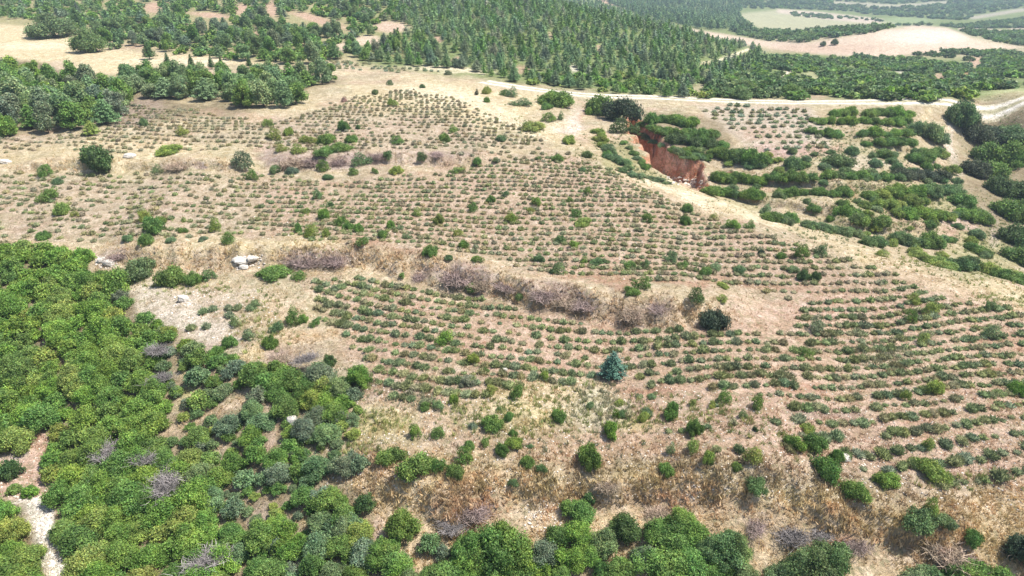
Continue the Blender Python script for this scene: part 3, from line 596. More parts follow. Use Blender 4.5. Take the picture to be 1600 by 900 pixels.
def tree(kind, x, y, z, s, col, sz, label, group, bushy=False):
    t = bpy.data.objects.new(kind, None); link(t); t.location = (x, y, z-.05*s); t.rotation_euler = (0, 0, rng.uniform(0, 6.28))
    t.scale = (s*rng.uniform(.9,1.12), s*rng.uniform(.9,1.12), s*sz); t.empty_display_size = .3
    if kind == 'pine_tree': cm, tm = (rpine_m if bushy else pine_m), ptrunk_m
    else: cm, tm = oak_m, trunk_m
    place('crown', cm[rng.integers(len(cm))], 0, 0, 0, 1, col, t)
    place('trunk', tm[rng.integers(len(tm))], 0, 0, 0, 1, (1,1,1), t)
    tag(t, label, 'pine tree' if kind == 'pine_tree' else 'oak tree', group)
    return t
def stuff(name, shapes, rows, mat, label, cat, mid=None):
    """one mesh from many coarse plants; rows = (x, y, z, s, sz, col)"""
    Vs, Fs, Cs, o = [], [], [], 0
    for x, y, z, s, sz, c in rows:
        sh_ = mid if mid and y < 75 else shapes
        v, f, k = sh_[rng.integers(len(sh_))]; a = rng.uniform(0, 6.28); ca, sa = math.cos(a)*s, math.sin(a)*s
        Vs.append(np.stack([v[:,0]*ca-v[:,1]*sa+x, v[:,0]*sa+v[:,1]*ca+y, v[:,2]*s*sz+z], -1)); Fs.append(f+o); Cs.append(k*np.array(c)); o += len(v)
    ob = link(bpy.data.objects.new(name, mesh(name, np.concatenate(Vs), np.concatenate(Fs), [mat], np.concatenate(Cs))))
    return tag(ob, label, cat, kind='stuff')

# ------------------------------------------------------------------ woods
def scatter(poly, spacing, tries, holes=(), lift=0, gaps=0):
    poly = [tuple(p) for p in poly]; xs = [p[0] for p in poly]; ys = [p[1] for p in poly]
    u = rng.uniform(min(xs), max(xs), tries); v = rng.uniform(min(ys), max(ys), tries)
    m = in_poly(u, v, poly)
    for h in holes:
        for dv in ((0, lift*.55, lift) if lift else (0,)):      # keep crowns too, not only stems, off the opening
            if h[0] == 'E': m &= np.hypot((u-h[1])/h[3], (v-dv-h[2])/h[4]) > 1
            elif h[0] == 'L': m &= seg_dist(u, v-dv, h[1])[0] > h[2]
            else: m &= ~in_poly(u, v-dv, h[1])
    u, v = u[m], v[m]; x, y, z, ok = cast(u, v)
    if gaps: ok &= fbm(x*.07, y*.07, 77, 4) < gaps
    out, grid = [], {}
    for i in np.nonzero(ok)[0]:
        sp_ = spacing*(.8+.4*hash2(i, 3, 5)); g = (int(x[i]//spacing), int(y[i]//spacing)); bad = False
        for a in (-1,0,1):
            for b_ in (-1,0,1):
                for j in grid.get((g[0]+a, g[1]+b_), ()):
                    if (x[i]-x[j])**2+(y[i]-y[j])**2 < sp_*sp_: bad = True; break
                if bad: break
            if bad: break
        if not bad: grid.setdefault(g, []).append(i); out.append(i)
    return [(x[i], y[i], z[i], u[i], v[i]) for i in out]
def HE(u, v, ru, rv): return ('E', u, v, ru, rv)
oaks, pines, shrubs = [], [], []      # rows: x y z s sz col u v label group
def ranked(rows, n):
    """nearest first by how large they show"""
    k = sorted(range(len(rows)), key=lambda i: -rows[i][3]/math.sqrt(rows[i][0]**2+rows[i][1]**2+25**2)); return [rows[i] for i in k[:n]], [rows[i] for i in k[n:]]
def mixt(s): return tint(s[rng.integers(len(s))])
CLEAR = [HE(240,12,14,8), ('L', [(300,21),(360,28)], 5), HE(378,14,12,8), HE(402,55,8,12), HE(426,14,10,13), ('L', [(455,22),(545,42)], 6), HE(610,42,27,9), HE(575,64,22,8), HE(532,73,13,7), HE(685,62,5,5), HE(715,96,8,6), HE(815,108,14,6), HE(935,75,8,5), HE(896,107,6,6), HE(860,55,6,4),
         HE(1525,97,12,8), HE(1510,118,10,5), HE(1470,120,12,5), HE(1405,120,6,10), ('L', [(1095,100),(1130,92),(1170,77)], 4), ('L', [(1247,98),(1232,110),(1218,130)], 4), HE(1095,140,16,6), HE(1270,118,12,6)]
# lower left oak wood
G1 = 'oak trees of the dense wood at lower left'
OH = [('P', [(-20,715),(38,705),(60,650),(75,690),(80,760),(100,800),(104,850),(132,900),(160,1000),(75,1000),(56,860),(38,830),(46,806),(-20,782)]),
      HE(70,528,9,10), HE(100,565,6,4), HE(160,452,10,5), ('L', [(275,548),(295,590),(303,618),(268,645)], 9), ('L', [(250,682),(290,665),(345,640),(392,618)], 10), ('L', [(420,625),(432,660),(418,700)], 7),
      HE(360,690,15,8), HE(380,770,10,12), HE(415,800,14,20), HE(470,815,20,12), HE(395,865,14,10), HE(145,790,8,14), HE(590,835,14,18), HE(355,805,8,9), HE(520,630,14,8)]
for x, y, z, u, v in scatter(OAKPOLY, 1.12, 14000, OH, 22):
    d = seg_dist(np.array([u]), np.array([v]), [(150,400),(260,520),(330,620),(330,760),(470,900)])[0][0]
    left = u < 150+(v-400)*.42
    if not left and fbm(x*.5, y*.5, 63, 3) > .70: continue      # grassy gaps break up the thicket
    c = mixt('oogyoog') if left else mixt('gnbgognyg')
    s = rng.uniform(.65,1.3) if left else rng.uniform(.55,1.0)
    oaks.append((x, y, z, s, rng.uniform(.85,1.15), c, u, v, 'low green oak in the dense thicket at lower left' if left else 'grey-green oak in the patchy thicket between the bare bank and the dense wood', G1 if left else 'oak bushes of the patchy thicket'))
# low undergrowth that knits the patchy thicket together
for x, y, z, u, v in scatter([(250,540),(470,580),(560,640),(560,720),(480,730),(560,800),(600,900),(300,900),(230,700)], .78, 6000, [HE(456,648,12,14)]):
    if fbm(x*.7, y*.7, 64, 3) < .58: oaks.append((x, y, z, rng.uniform(.28,.55), rng.uniform(.7,1.1), mixt('gnbgnym'), u, v, 'patch', 'oak bushes of the patchy thicket'))
# bottom centre thickets and named trees: (u, v foot, width px, tint, height/width)
for u, v, w, c, hw in [(770,885,112,'g',1.0),(735,905,60,'o',.9),(810,905,60,'g',.9),(632,838,50,'g',1.0),(612,862,28,'g',.9),(672,858,34,'n',.9),(690,872,26,'b',.9),(975,840,46,'d',.9),(1055,845,86,'g',.62),(1130,878,76,'m',.95),
                       (1045,895,100,'g',.62),(1005,885,40,'b',.8),(905,812,42,'g',.85),(885,800,26,'g',.8),(920,788,20,'d',1.1),(900,850,44,'o',.9),(870,850,40,'g',.9),(900,885,70,'o',.7),(850,875,50,'b',.8),(945,862,46,'n',.9),(830,905,60,'o',.8),(960,905,60,'g',.8),(1115,908,60,'g',.7),
                       (1272,905,86,'m',.95),(1310,875,34,'m',.9),(1215,912,40,'n',.8),(1595,885,44,'k',1.3),(1510,915,66,'g',.8),(1440,920,60,'n',.7),(1560,930,50,'g',.8),(1160,905,40,'n',.8),
                       (572,800,30,'d',1.2),(545,740,56,'b',.8),(495,745,46,'m',.8),(475,790,40,'g',.9),(515,800,44,'g',.9),(540,835,60,'n',.8),(430,840,60,'o',.7),(460,868,60,'o',.7),(590,880,64,'g',.8),(620,905,50,'o',.8),(700,915,50,'g',.8),
                                          (22,748,26,'d',1.3),(24,772,20,'g',.7),(48,776,22,'o',.7),(512,640,70,'o',.6),(560,603,38,'o',.95),(525,655,40,'g',.7),(440,610,70,'g',.7),(500,600,46,'b',.8),(515,575,22,'d',1.1),(400,600,50,'g',.8)]:
    parts_ = [(0, 0, 1)] if w < 52 else [(-.05, .02, .66), (.3, -.06, .5), (-.34, -.05, .48), (.12, -.28, .46), (.22, .12, .4), (-.2, .12, .36)][:4+(w > 80)*2]
    for q, (du, dv, ks) in enumerate(parts_):
        x, y, z, ok = cast(u+du*w, v-3+dv*w*.7); sl = math.sqrt(x[0]**2+y[0]**2+(25-z[0])**2); s = w*ks*.5*sl/FPX*1.08
        if q: oaks.append((x[0], y[0], z[0], s, min(hw*1.25/(ks+.25), 1.5), tint(c, var=.2), u+du*w, v+dv*w*.7, None, None))
    x, y, z, ok = cast(u, v-3); sl = math.sqrt(x[0]**2+y[0]**2+(25-z[0])**2); s = w*parts_[0][2]*.5*sl/FPX*1.08
    oaks.append((x[0], y[0], z[0], s, hw*1.25, tint(c, var=.05), u, v, None, None))

# pine groves upper left
PG1 = [(-60,116),(30,118),(80,130),(110,140),(150,142),(196,140),(205,150),(178,192),(130,200),(60,212),(-60,216)]
PG2 = [(200,130),(250,126),(330,130),(400,126),(480,124),(545,128),(470,140),(462,168),(390,170),(340,160),(230,155),(200,140)]
for x, y, z, u, v in scatter(PG1, 3.1, 4000):
    pines.append((x, y, z, rng.uniform(1.5,2.2), rng.uniform(.6,.85), mixt('nngPogbn'), u, v, 'round pine in the grove at the left edge above the dry field', 'pines of the left grove'))
for x, y, z, u, v in scatter(PG2, 3.1, 4000):
    pines.append((x, y, z, rng.uniform(1.5,2.1), rng.uniform(.55,.8), mixt('nmngPg'), u, v, 'bushy dark green pine in the strip of trees above the terraces', 'pines of the strip grove'))
# wood above the pale strip
T1 = [(-60,-40),(640,-40),(640,30),(600,60),(560,90),(470,102),(420,98),(300,88),(210,72),(170,78),(150,60),(120,45),(60,30),(-60,30)]
for x, y, z, u, v in scatter(T1, 3.2, 9000, CLEAR, 12):
    if rng.random() < .55: pines.append((x, y, z, rng.uniform(1.3,2.0), rng.uniform(.55,.85), mixt('nmgnb'), u, v, None, None))
    else: oaks.append((x, y, z, rng.uniform(1.4,2.2), rng.uniform(.7,1.0), mixt('gomgg'), u, v, None, None))
# pine plantation
T2 = [(640,-30),(900,-30),(945,8),(1005,26),(1060,46),(1120,60),(1180,76),(1200,96),(1150,130),(1100,154),(990,150),(900,140),(800,128),(720,108),(640,103),(560,95),(560,88),(610,58)]
for x, y, z, u, v in scatter(T2, 2.3, 30000, CLEAR, 6, .74):
    young = v < 118
    if young or rng.random() < .5: pines.append((x, y, z, rng.uniform(.65,1.35)*(1.1 if v < 60 else 1), rng.uniform(.65,1.1), mixt('nPPsbnggm'), u, v, None, None))
    else: oaks.append((x, y, z, rng.uniform(1.0,1.7), .85, mixt('gogy'), u, v, None, None))
# oak scrub beyond the road
T3 = [(1100,154),(1150,118),(1180,90),(1250,92),(1320,90),(1400,92),(1440,84),(1500,80),(1600,82),(1750,84),(1750,134),(1600,136),(1560,146),(1500,157),(1300,156)]
for x, y, z, u, v in scatter(T3, 2.7, 18000, CLEAR, 7, .60):
    oaks.append((x, y, z, rng.uniform(1.4,2.7), rng.uniform(.6,.85), mixt('gdmgomd'), u, v, None, None))
# woods in the distance
FAR = [([(900,-12),(1160,-12),(1160,14),(1150,24),(1175,52),(1080,44),(1010,28),(940,2)], 5.0, 2.4, 'pine'),
       ([(1150,-12),(1700,-12),(1700,8),(1560,22),(1500,32),(1400,26),(1300,16),(1150,12)], 6.5, 3.6, 'oak'),
       ([(1150,46),(1240,52),(1330,44),(1400,42),(1372,50),(1310,58),(1260,66),(1200,64),(1150,54)], 5, 2.8, 'oak'),
       ([(1400,40),(1500,40),(1600,30),(1700,30),(1700,40),(1600,44),(1500,44),(1440,38)], 5, 2.8, 'oak'),
       ([(1500,48),(1560,52),(1700,50),(1700,68),(1600,72),(1560,66),(1520,56)], 5, 2.6, 'oak'),
       ([(1235,20),(1300,24),(1300,30),(1240,26)], 7, 2.4, 'oak'), ([(1310,26),(1380,32),(1380,34),(1310,29)], 8, 2.2, 'oak')]
for poly, spc, s0, k in FAR:
    for x, y, z, u, v in scatter(poly, spc, 7000, [('L', [(1300,4),(1400,10),(1480,4)], 3), ('L', [(1520,28),(1600,15)], 4)]):
        row = (x, y, z, s0*rng.uniform(.7,1.25), .8, mixt('mdgm') if k == 'oak' else mixt('nm'), u, v, None, None)
        (oaks if k == 'oak' else pines).append(row)

# lone trees: the foot of each is seen
def lone(kind, u, v, w, hw, c, label):
    x, y, z, ok = cast(u, v); sl = math.sqrt(x[0]**2+y[0]**2+(25-z[0])**2); s = w*.5*sl/FPX
    return tree(kind, x[0], y[0], z[0], s, tint(c, var=.04), hw, label, None)
lone('oak_tree', 86, 57, 60, .75, 'm', 'broad dark oak standing at the upper left edge of the pale grass strip')
lone('oak_tree', 138, 82, 42, 1.05, 'm', 'tall dark oak with bare trunks on the pale strip, upper left')
lone('pine_tree', 234, 92, 19, .9, 'd', 'lone slim dark pine on the pale strip with a visible trunk')
lone('oak_tree', 1286, 72, 10, 1.0, 'd', 'left of the two small round trees alone on the ploughed tan mound')
lone('oak_tree', 1304, 70, 11, 1.1, 'd', 'right of the two small round trees alone on the ploughed tan mound')
lone('pine_tree', 122, 42, 14, 1.3, 'd', 'thin pointed conifer beside the tall dark oak, upper left')
for u, v, lb in ((263,104,'first'), (300,106,'second'), (331,108,'third'), (347,110,'fourth'), (390,106,'fifth')):
    lone('pine_tree', u, v, 9, 1.6, 'd', 'small pointed conifer sticking up from the strip grove, %s from the left' % lb)
lone('pine_tree', 957, 590, 46, .8, 'B', 'large blue-green conical shrub standing alone amid the lavender rows')
lone('pine_tree', 144, 211, 22, .7, 'y', 'small bright green pine in front of the left grove')

PN = ['pine in the young plantation on the far slope', 'pines of the far plantation']
HUE = [('dark', lambda c: c[1] < .17), ('grey-green', lambda c: c[2] > c[0]*.62), ('bright yellow-green', lambda c: c[0] > .195), ('green', lambda c: True)]
def hue(c): return next(n for n, f in HUE if f(c))
def size(s, a, b_): return 'small' if s < a else 'large' if s > b_ else ''
def zone(u, v, Z):
    return min(Z, key=lambda q: math.hypot(q[0]-u, (q[1]-v)*1.4))[2]
ZW = [(20,420,'at the top corner of the left wood'),(100,425,'along the upper edge of the left wood'),(180,470,'by the bare stony patch'),(40,500,'at the left edge, above the red clearing'),(120,560,'in the heart of the wood'),(230,570,'at the wood side facing the golden grass'),
      (30,620,'left of the washed-out gully head'),(130,660,'right of the gully head'),(20,850,'in the corner left of the pale gully'),(140,760,'right of the bend of the pale gully'),(150,870,'right of the lower pale gully'),(230,680,'around the silvery dead bushes'),
      (300,560,'at the tip near the first shrubs'),(330,620,'beside the straw strip in the thicket'),(300,730,'in the middle of the thicket'),(400,730,'in the thicket left of the white stone'),(440,680,'just below the white stone'),(300,850,'at the bottom of the thicket'),(440,850,'at the bottom, by the orange grass'),(540,840,'at the lower right corner of the thicket'),(520,700,'at the right edge of the thicket')]
ZG = [(20,100,'at its top left'),(100,110,'at its top'),(170,125,'at its top right'),(20,150,'at the picture edge'),(90,155,'in its middle'),(170,170,'at its right side'),(40,200,'at its bottom left'),(120,195,'at its bottom right')]
ZS = [(220,115,'at its left end'),(290,118,'left of its middle'),(360,125,'in its middle'),(430,125,'right of its middle'),(510,125,'at its right tip'),(260,150,'on its lower left edge'),(350,160,'on its lower middle edge'),(440,165,'at its lowest bulge')]
ZT = [(20,15,'in the top left corner'),(120,15,'above the tall dark oak'),(230,15,'near the first pink clearing'),(200,55,'just above the pale strip'),(290,65,'above the right of the pale strip'),(330,15,'around the thin pink clearing'),(420,40,'beside the curved pink clearing'),(380,80,'at the end of the pale strip'),(470,75,'above the dry crest'),(520,15,'above the slanting clearing'),(600,20,'above the tan clearing'),(560,70,'by the tan clearings')]
ZR = [(1120,140,'by the left track'),(1220,110,'around the light track'),(1230,145,'by the road below the light track'),(1330,105,'under the tan mound, left'),(1340,145,'along the road, centre'),(1430,105,'under the tan mound, right'),(1450,140,'along the road, right'),(1520,100,'around the pink clearing'),(1520,145,'at the right road bend'),(1590,100,'at the far right'),(1000,140,'below the plantation'),(880,130,'above the left of the road'),(740,110,'by the crest')]
ZB = [(610,850,'left of the big bottom oak'),(680,870,'in front of the big bottom oak, left'),(770,890,'around the big bottom oak'),(860,870,'right of the big bottom oak'),(920,850,'beneath the slanting oak'),(950,890,'between the sprawling oaks'),(1050,900,'by the sprawling oak'),(1150,900,'under the dark blue-green oak'),(1220,900,'left of the large dark edge oak'),(1320,880,'right of the large dark edge oak'),(1440,910,'at the edge below the violet heap'),(1520,910,'near the bottom right corner'),(540,760,'at the right tip of the thicket'),(470,800,'in the lower thicket'),(450,600,'at the upper thicket edge')]
ZP = [(700,95,'by the dry crest'),(790,115,'above the left road end'),(880,120,'above the road'),(600,95,'at the crest, left'),(650,60,'right of the tan clearing'),(720,50,'in its middle left'),(800,60,'in its centre'),(900,60,'in its middle right'),(980,90,'toward the tan field'),(1060,120,'below the tan field'),(1130,140,'near the left track'),(760,10,'at the top'),(1000,50,'at its right border')]
def wood_label(kind, s, c, u, v, a, b_, what, Z):
    l = '%s %s %s in %s %s' % (size(s, a, b_), hue(c), kind, what, zone(u, v, Z)); w = l.split()
    return ' '.join([q for q in w if q != 'bright' or len(w) < 13]), None
near, far = ranked(oaks, 262)
HERO = {(770,885): 'largest bright green oak at the bottom centre edge', (632,838): 'round green oak left of the big bottom centre oak', (975,840): 'compact dark oak with a grey dead top at bottom centre',
        (1055,845): 'wide low green oak on the foot of the lower bank', (1130,878): 'dark blue-green oak right of the wide low oak', (1045,895): 'sprawling oak half grey at the bottom edge, below the wide low oak',
        (905,812): 'slanting green oak climbing the lower bank', (1272,905): 'large dark green oak at the bottom edge, lower right', (1595,885): 'dark tall shrubby oak at the bottom right corner',
        (572,800): 'narrow dark oak at the right tip of the thicket', (512,640): 'bright yellow-green flat oak at the thicket edge', (560,603): 'round bright oak at the right end of the thicket by the first lavender rows'}
def where(u, v):
    if v < 215 and u < 640: return 'oak tree in the mixed wood at the top left', 'oaks of the top left wood'
    if v < 165: return 'low oak in the scrub beyond the pale road', 'oaks beyond the road'
    return 'green oak bush in the thicket along the bottom edge', 'oaks along the bottom edge'
for x, y, z, s, sz, c, u, v, lb, gp in near:
    if (u, v) in HERO: lb, gp = HERO[(u, v)], None
    elif v > 380 and gp: lb, gp = wood_label('oak', s, c, u, v, .8, 1.15, 'the left wood', [(a, b_, n.replace('of the left wood', '').replace('of the wood', '').strip()) for a, b_, n in ZW])
    elif v > 380: lb, gp = wood_label('oak', s, c, u, v, .9, 1.4, 'the bottom thicket', ZB)
    elif v < 215 and u < 640: lb, gp = wood_label('oak', s, c, u, v, 1.6, 2.0, 'the top wood', ZT)
    else: lb, gp = wood_label('oak', s, c, u, v, 1.6, 2.3, 'the scrub', ZR)
    gp = gp or (None if (u, v) in HERO else lb)
    tree('oak_tree', x, y, z, s, c, sz, lb, gp)
stuff('far_oak_woods', oak_far, [r[:6] for r in far], M_leaf, 'low oak woodland, the smaller crowns of the left wood and the mass beyond the road', 'woodland', oak_mid)
near, far = ranked(pines, 285)
for x, y, z, s, sz, c, u, v, lb, gp in near:
    if gp == 'pines of the left grove': lb, gp = wood_label('pine', s, c, u, v, 1.7, 2.0, 'the left grove', ZG)
    elif gp: lb, gp = wood_label('pine', s, c, u, v, 1.65, 1.95, 'the strip grove', ZS)
    elif u < 640 and v < 110: lb, gp = wood_label('pine', s, c, u, v, 1.5, 1.8, 'the top wood', ZT)
    else: lb, gp = wood_label('young pine', s, c, u, v, 1.15, 1.35, 'the plantation', ZP)
    gp = lb
    if lb is None: lb, gp = ('pine in the mixed wood above the pale grass strip, top left', 'pines of the top left wood') if u < 600 else PN
    bushy = v < 220 and u < 640 and ((u*7.3+v*3.1) % 1) < .8
    tree('pine_tree', x, y, z, s, c, sz*(1.4 if bushy else 1), lb, gp, bushy)
stuff('far_pine_plantation', pine_far, [r[:6] for r in far], M_needle, 'young pine plantation covering the far slope behind the road', 'pine forest')

# ------------------------------------------------------------------ lavender rows
LAVS = []
def lav_region(poly, c2, x0, step_r, step_b, size, keep, tints, warpa=.7):
    xs, ys, _, _ = cast([p[0] for p in poly], [p[1] for p in poly])
    k0 = int((ys.min()-15)/step_r)-25; k1 = int((ys.max()+15)/step_r)+25
    X = []
    for k in range(k0, k1):
        n = int((xs.max()-xs.min()+2)/step_b)
        xx = xs.min()-1+np.arange(n)*step_b+rng.normal(0, step_b*.13, n)+rng.uniform(0, step_b)
        yy = k*step_r+c2*np.where(xx > x0, .35, 1)*(xx-x0)**2+(fbm(xx*.05, np.full(n, k*step_r*.05), 13, 2)-.5)*2*warpa+rng.normal(0, .07, n)
        X.append(np.stack([xx, yy], -1))
    X = np.concatenate(X); X = X[X[:,1] > 10]; z = hz(X[:,0], X[:,1]); u, v, _ = project(X[:,0], X[:,1], z)
    m = in_poly(u+(vnoise(X[:,0]*.4, X[:,1]*.4, 3)-.5)*14, v+(vnoise(X[:,0]*.4, X[:,1]*.4, 4)-.5)*10, poly) & (u > -60) & (u < 1680)
    patch = fbm(X[:,0]*.16, X[:,1]*.16, 15, 3)
    m &= rng.random(len(X)) < np.clip(keep*(1.1-.35*smooth(.55,.75,patch)), 0, 1)
    m &= (u > 420+rng.normal(0, 60, len(u))) | (v < 225) | (v > 400) | (rng.random(len(u)) < .66)      # thin on the left slope
    for (x, y), zz, uu, v_, pp in zip(X[m], z[m], u[m], v[m], patch[m]):
        LAVS.append((x, y, zz-.02, size*rng.choice([.6,.8,.9,1,1,1.1,1.2])*(1.05-.2*pp), rng.uniform(.8,1.15), tint(tints[rng.integers(len(tints))], var=.2), uu, v_))
TINT.update({'L': (.21,.245,.115), 'l': (.25,.25,.14), 'v': (.19,.235,.13), 'w': (.27,.245,.155), 'h': (.25,.29,.19)})
lav_region([(500,432),(560,432),(640,447),(720,462),(800,480),(860,492),(960,510),(1090,520),(1235,512),(1262,470),(1420,447),(1560,480),(1700,520),(1700,690),(1600,700),(1500,690),(1330,680),(1240,640),(1130,610),(1000,604),(850,595),(640,640),(600,612),(560,560),(535,520),(500,500),(490,450)],
           .010, 8, 1.2, .64, .37, 1.0, 'LLlv')
lav_region([(1240,645),(1330,685),(1500,692),(1700,692),(1700,772),(1470,770),(1440,740),(1330,740),(1290,700),(1230,680)], .010, 8, 1.2, .74, .42, .95, 'vLvh')
lav_region([(1000,610),(1250,645),(1300,735),(1180,760),(1060,700),(940,650)], .006, 10, 2.0, 1.3, .33, .4, 'Lvl')
lav_region([(0,276),(100,266),(420,274),(560,284),(700,268),(860,240),(955,262),(1050,318),(1230,378),(1400,428),(1420,447),(1262,466),(1225,466),(1100,442),(850,428),(760,402),(560,378),(400,368),(100,378),(0,386),(-80,386),(-80,276)],
           .0015, 6, 1.3, .7, .34, .95, 'lwlL')
lav_region([(700,400),(1230,420),(1262,466),(1100,440),(850,428),(760,402)], .0015, 6, 1.4, .78, .35, .3, 'LlL')
lav_region([(205,165),(300,172),(420,195),(560,150),(640,140),(730,160),(860,225),(700,232),(430,232),(0,245),(-60,245),(-60,222),(150,208)], .0015, 0, 1.6, .85, .35, .9, 'wlww')
lav_region([(700,232),(860,222),(900,240),(860,250),(720,268)], .0015, 0, 2.0, 1.1, .38, .6, 'wlw')
lav_region([(1092,167),(1262,171),(1295,200),(1290,235),(1195,240),(1160,205),(1110,190)], .001, 25, 2.3, 1.5, .52, .95, 'hlv')
lav_region([(505,96),(600,100),(692,112),(600,114),(500,106)], .001, -20, 2.4, 1.3, .5, .9, 'hlv')
for u, v in ((299,514),(323,512),(318,489),(333,485),(358,484),(372,483),(392,484),(359,495),(533,507),(513,478),(530,478),(522,455)):
    x, y, z, ok = cast(u, v); LAVS.append((x[0], y[0], z[0], .42, .95, tint('v'), u, v))
LAVO = []
inframe = [l for l in LAVS if 0 < l[6] < 1600 and 0 < l[7] < 905]; out = [l for l in LAVS if not (0 < l[6] < 1600 and 0 < l[7] < 905)]
near, far = ranked(inframe, 296)
for x, y, z, s, sz, c, u, v in near:
    o = place('lavender_bush', lav_m[rng.integers(5)], x, y, z, s, c, None, sz)
    if u > 1240 and v > 690: lb, gp = 'mounded lavender bush in the lowest rows at the far right', 'lavender bushes of the lowest right rows'
    elif u > 1240: lb, gp = 'grey-green lavender mound in the lower right field, above its lowest rows', 'lavender bushes of the lower right field'
    elif u > 850: lb, gp = 'small lavender mound between the scattered shrubs of the lower centre', 'lavender bushes of the lower centre'
    else: lb, gp = 'small lavender mound left of centre under the dry bank', 'lavender bushes left of centre'
    LAVO.append((o, u, v))
near_l, far_l = near, far
stuff('lavender_rows', lav_far, [l[:6] for l in far+out], M_lav, 'hundreds of small grey-green lavender mounds in long contour rows', 'lavender rows')
print('lavender', len(LAVS), 'oaks', len(oaks), 'pines', len(pines))

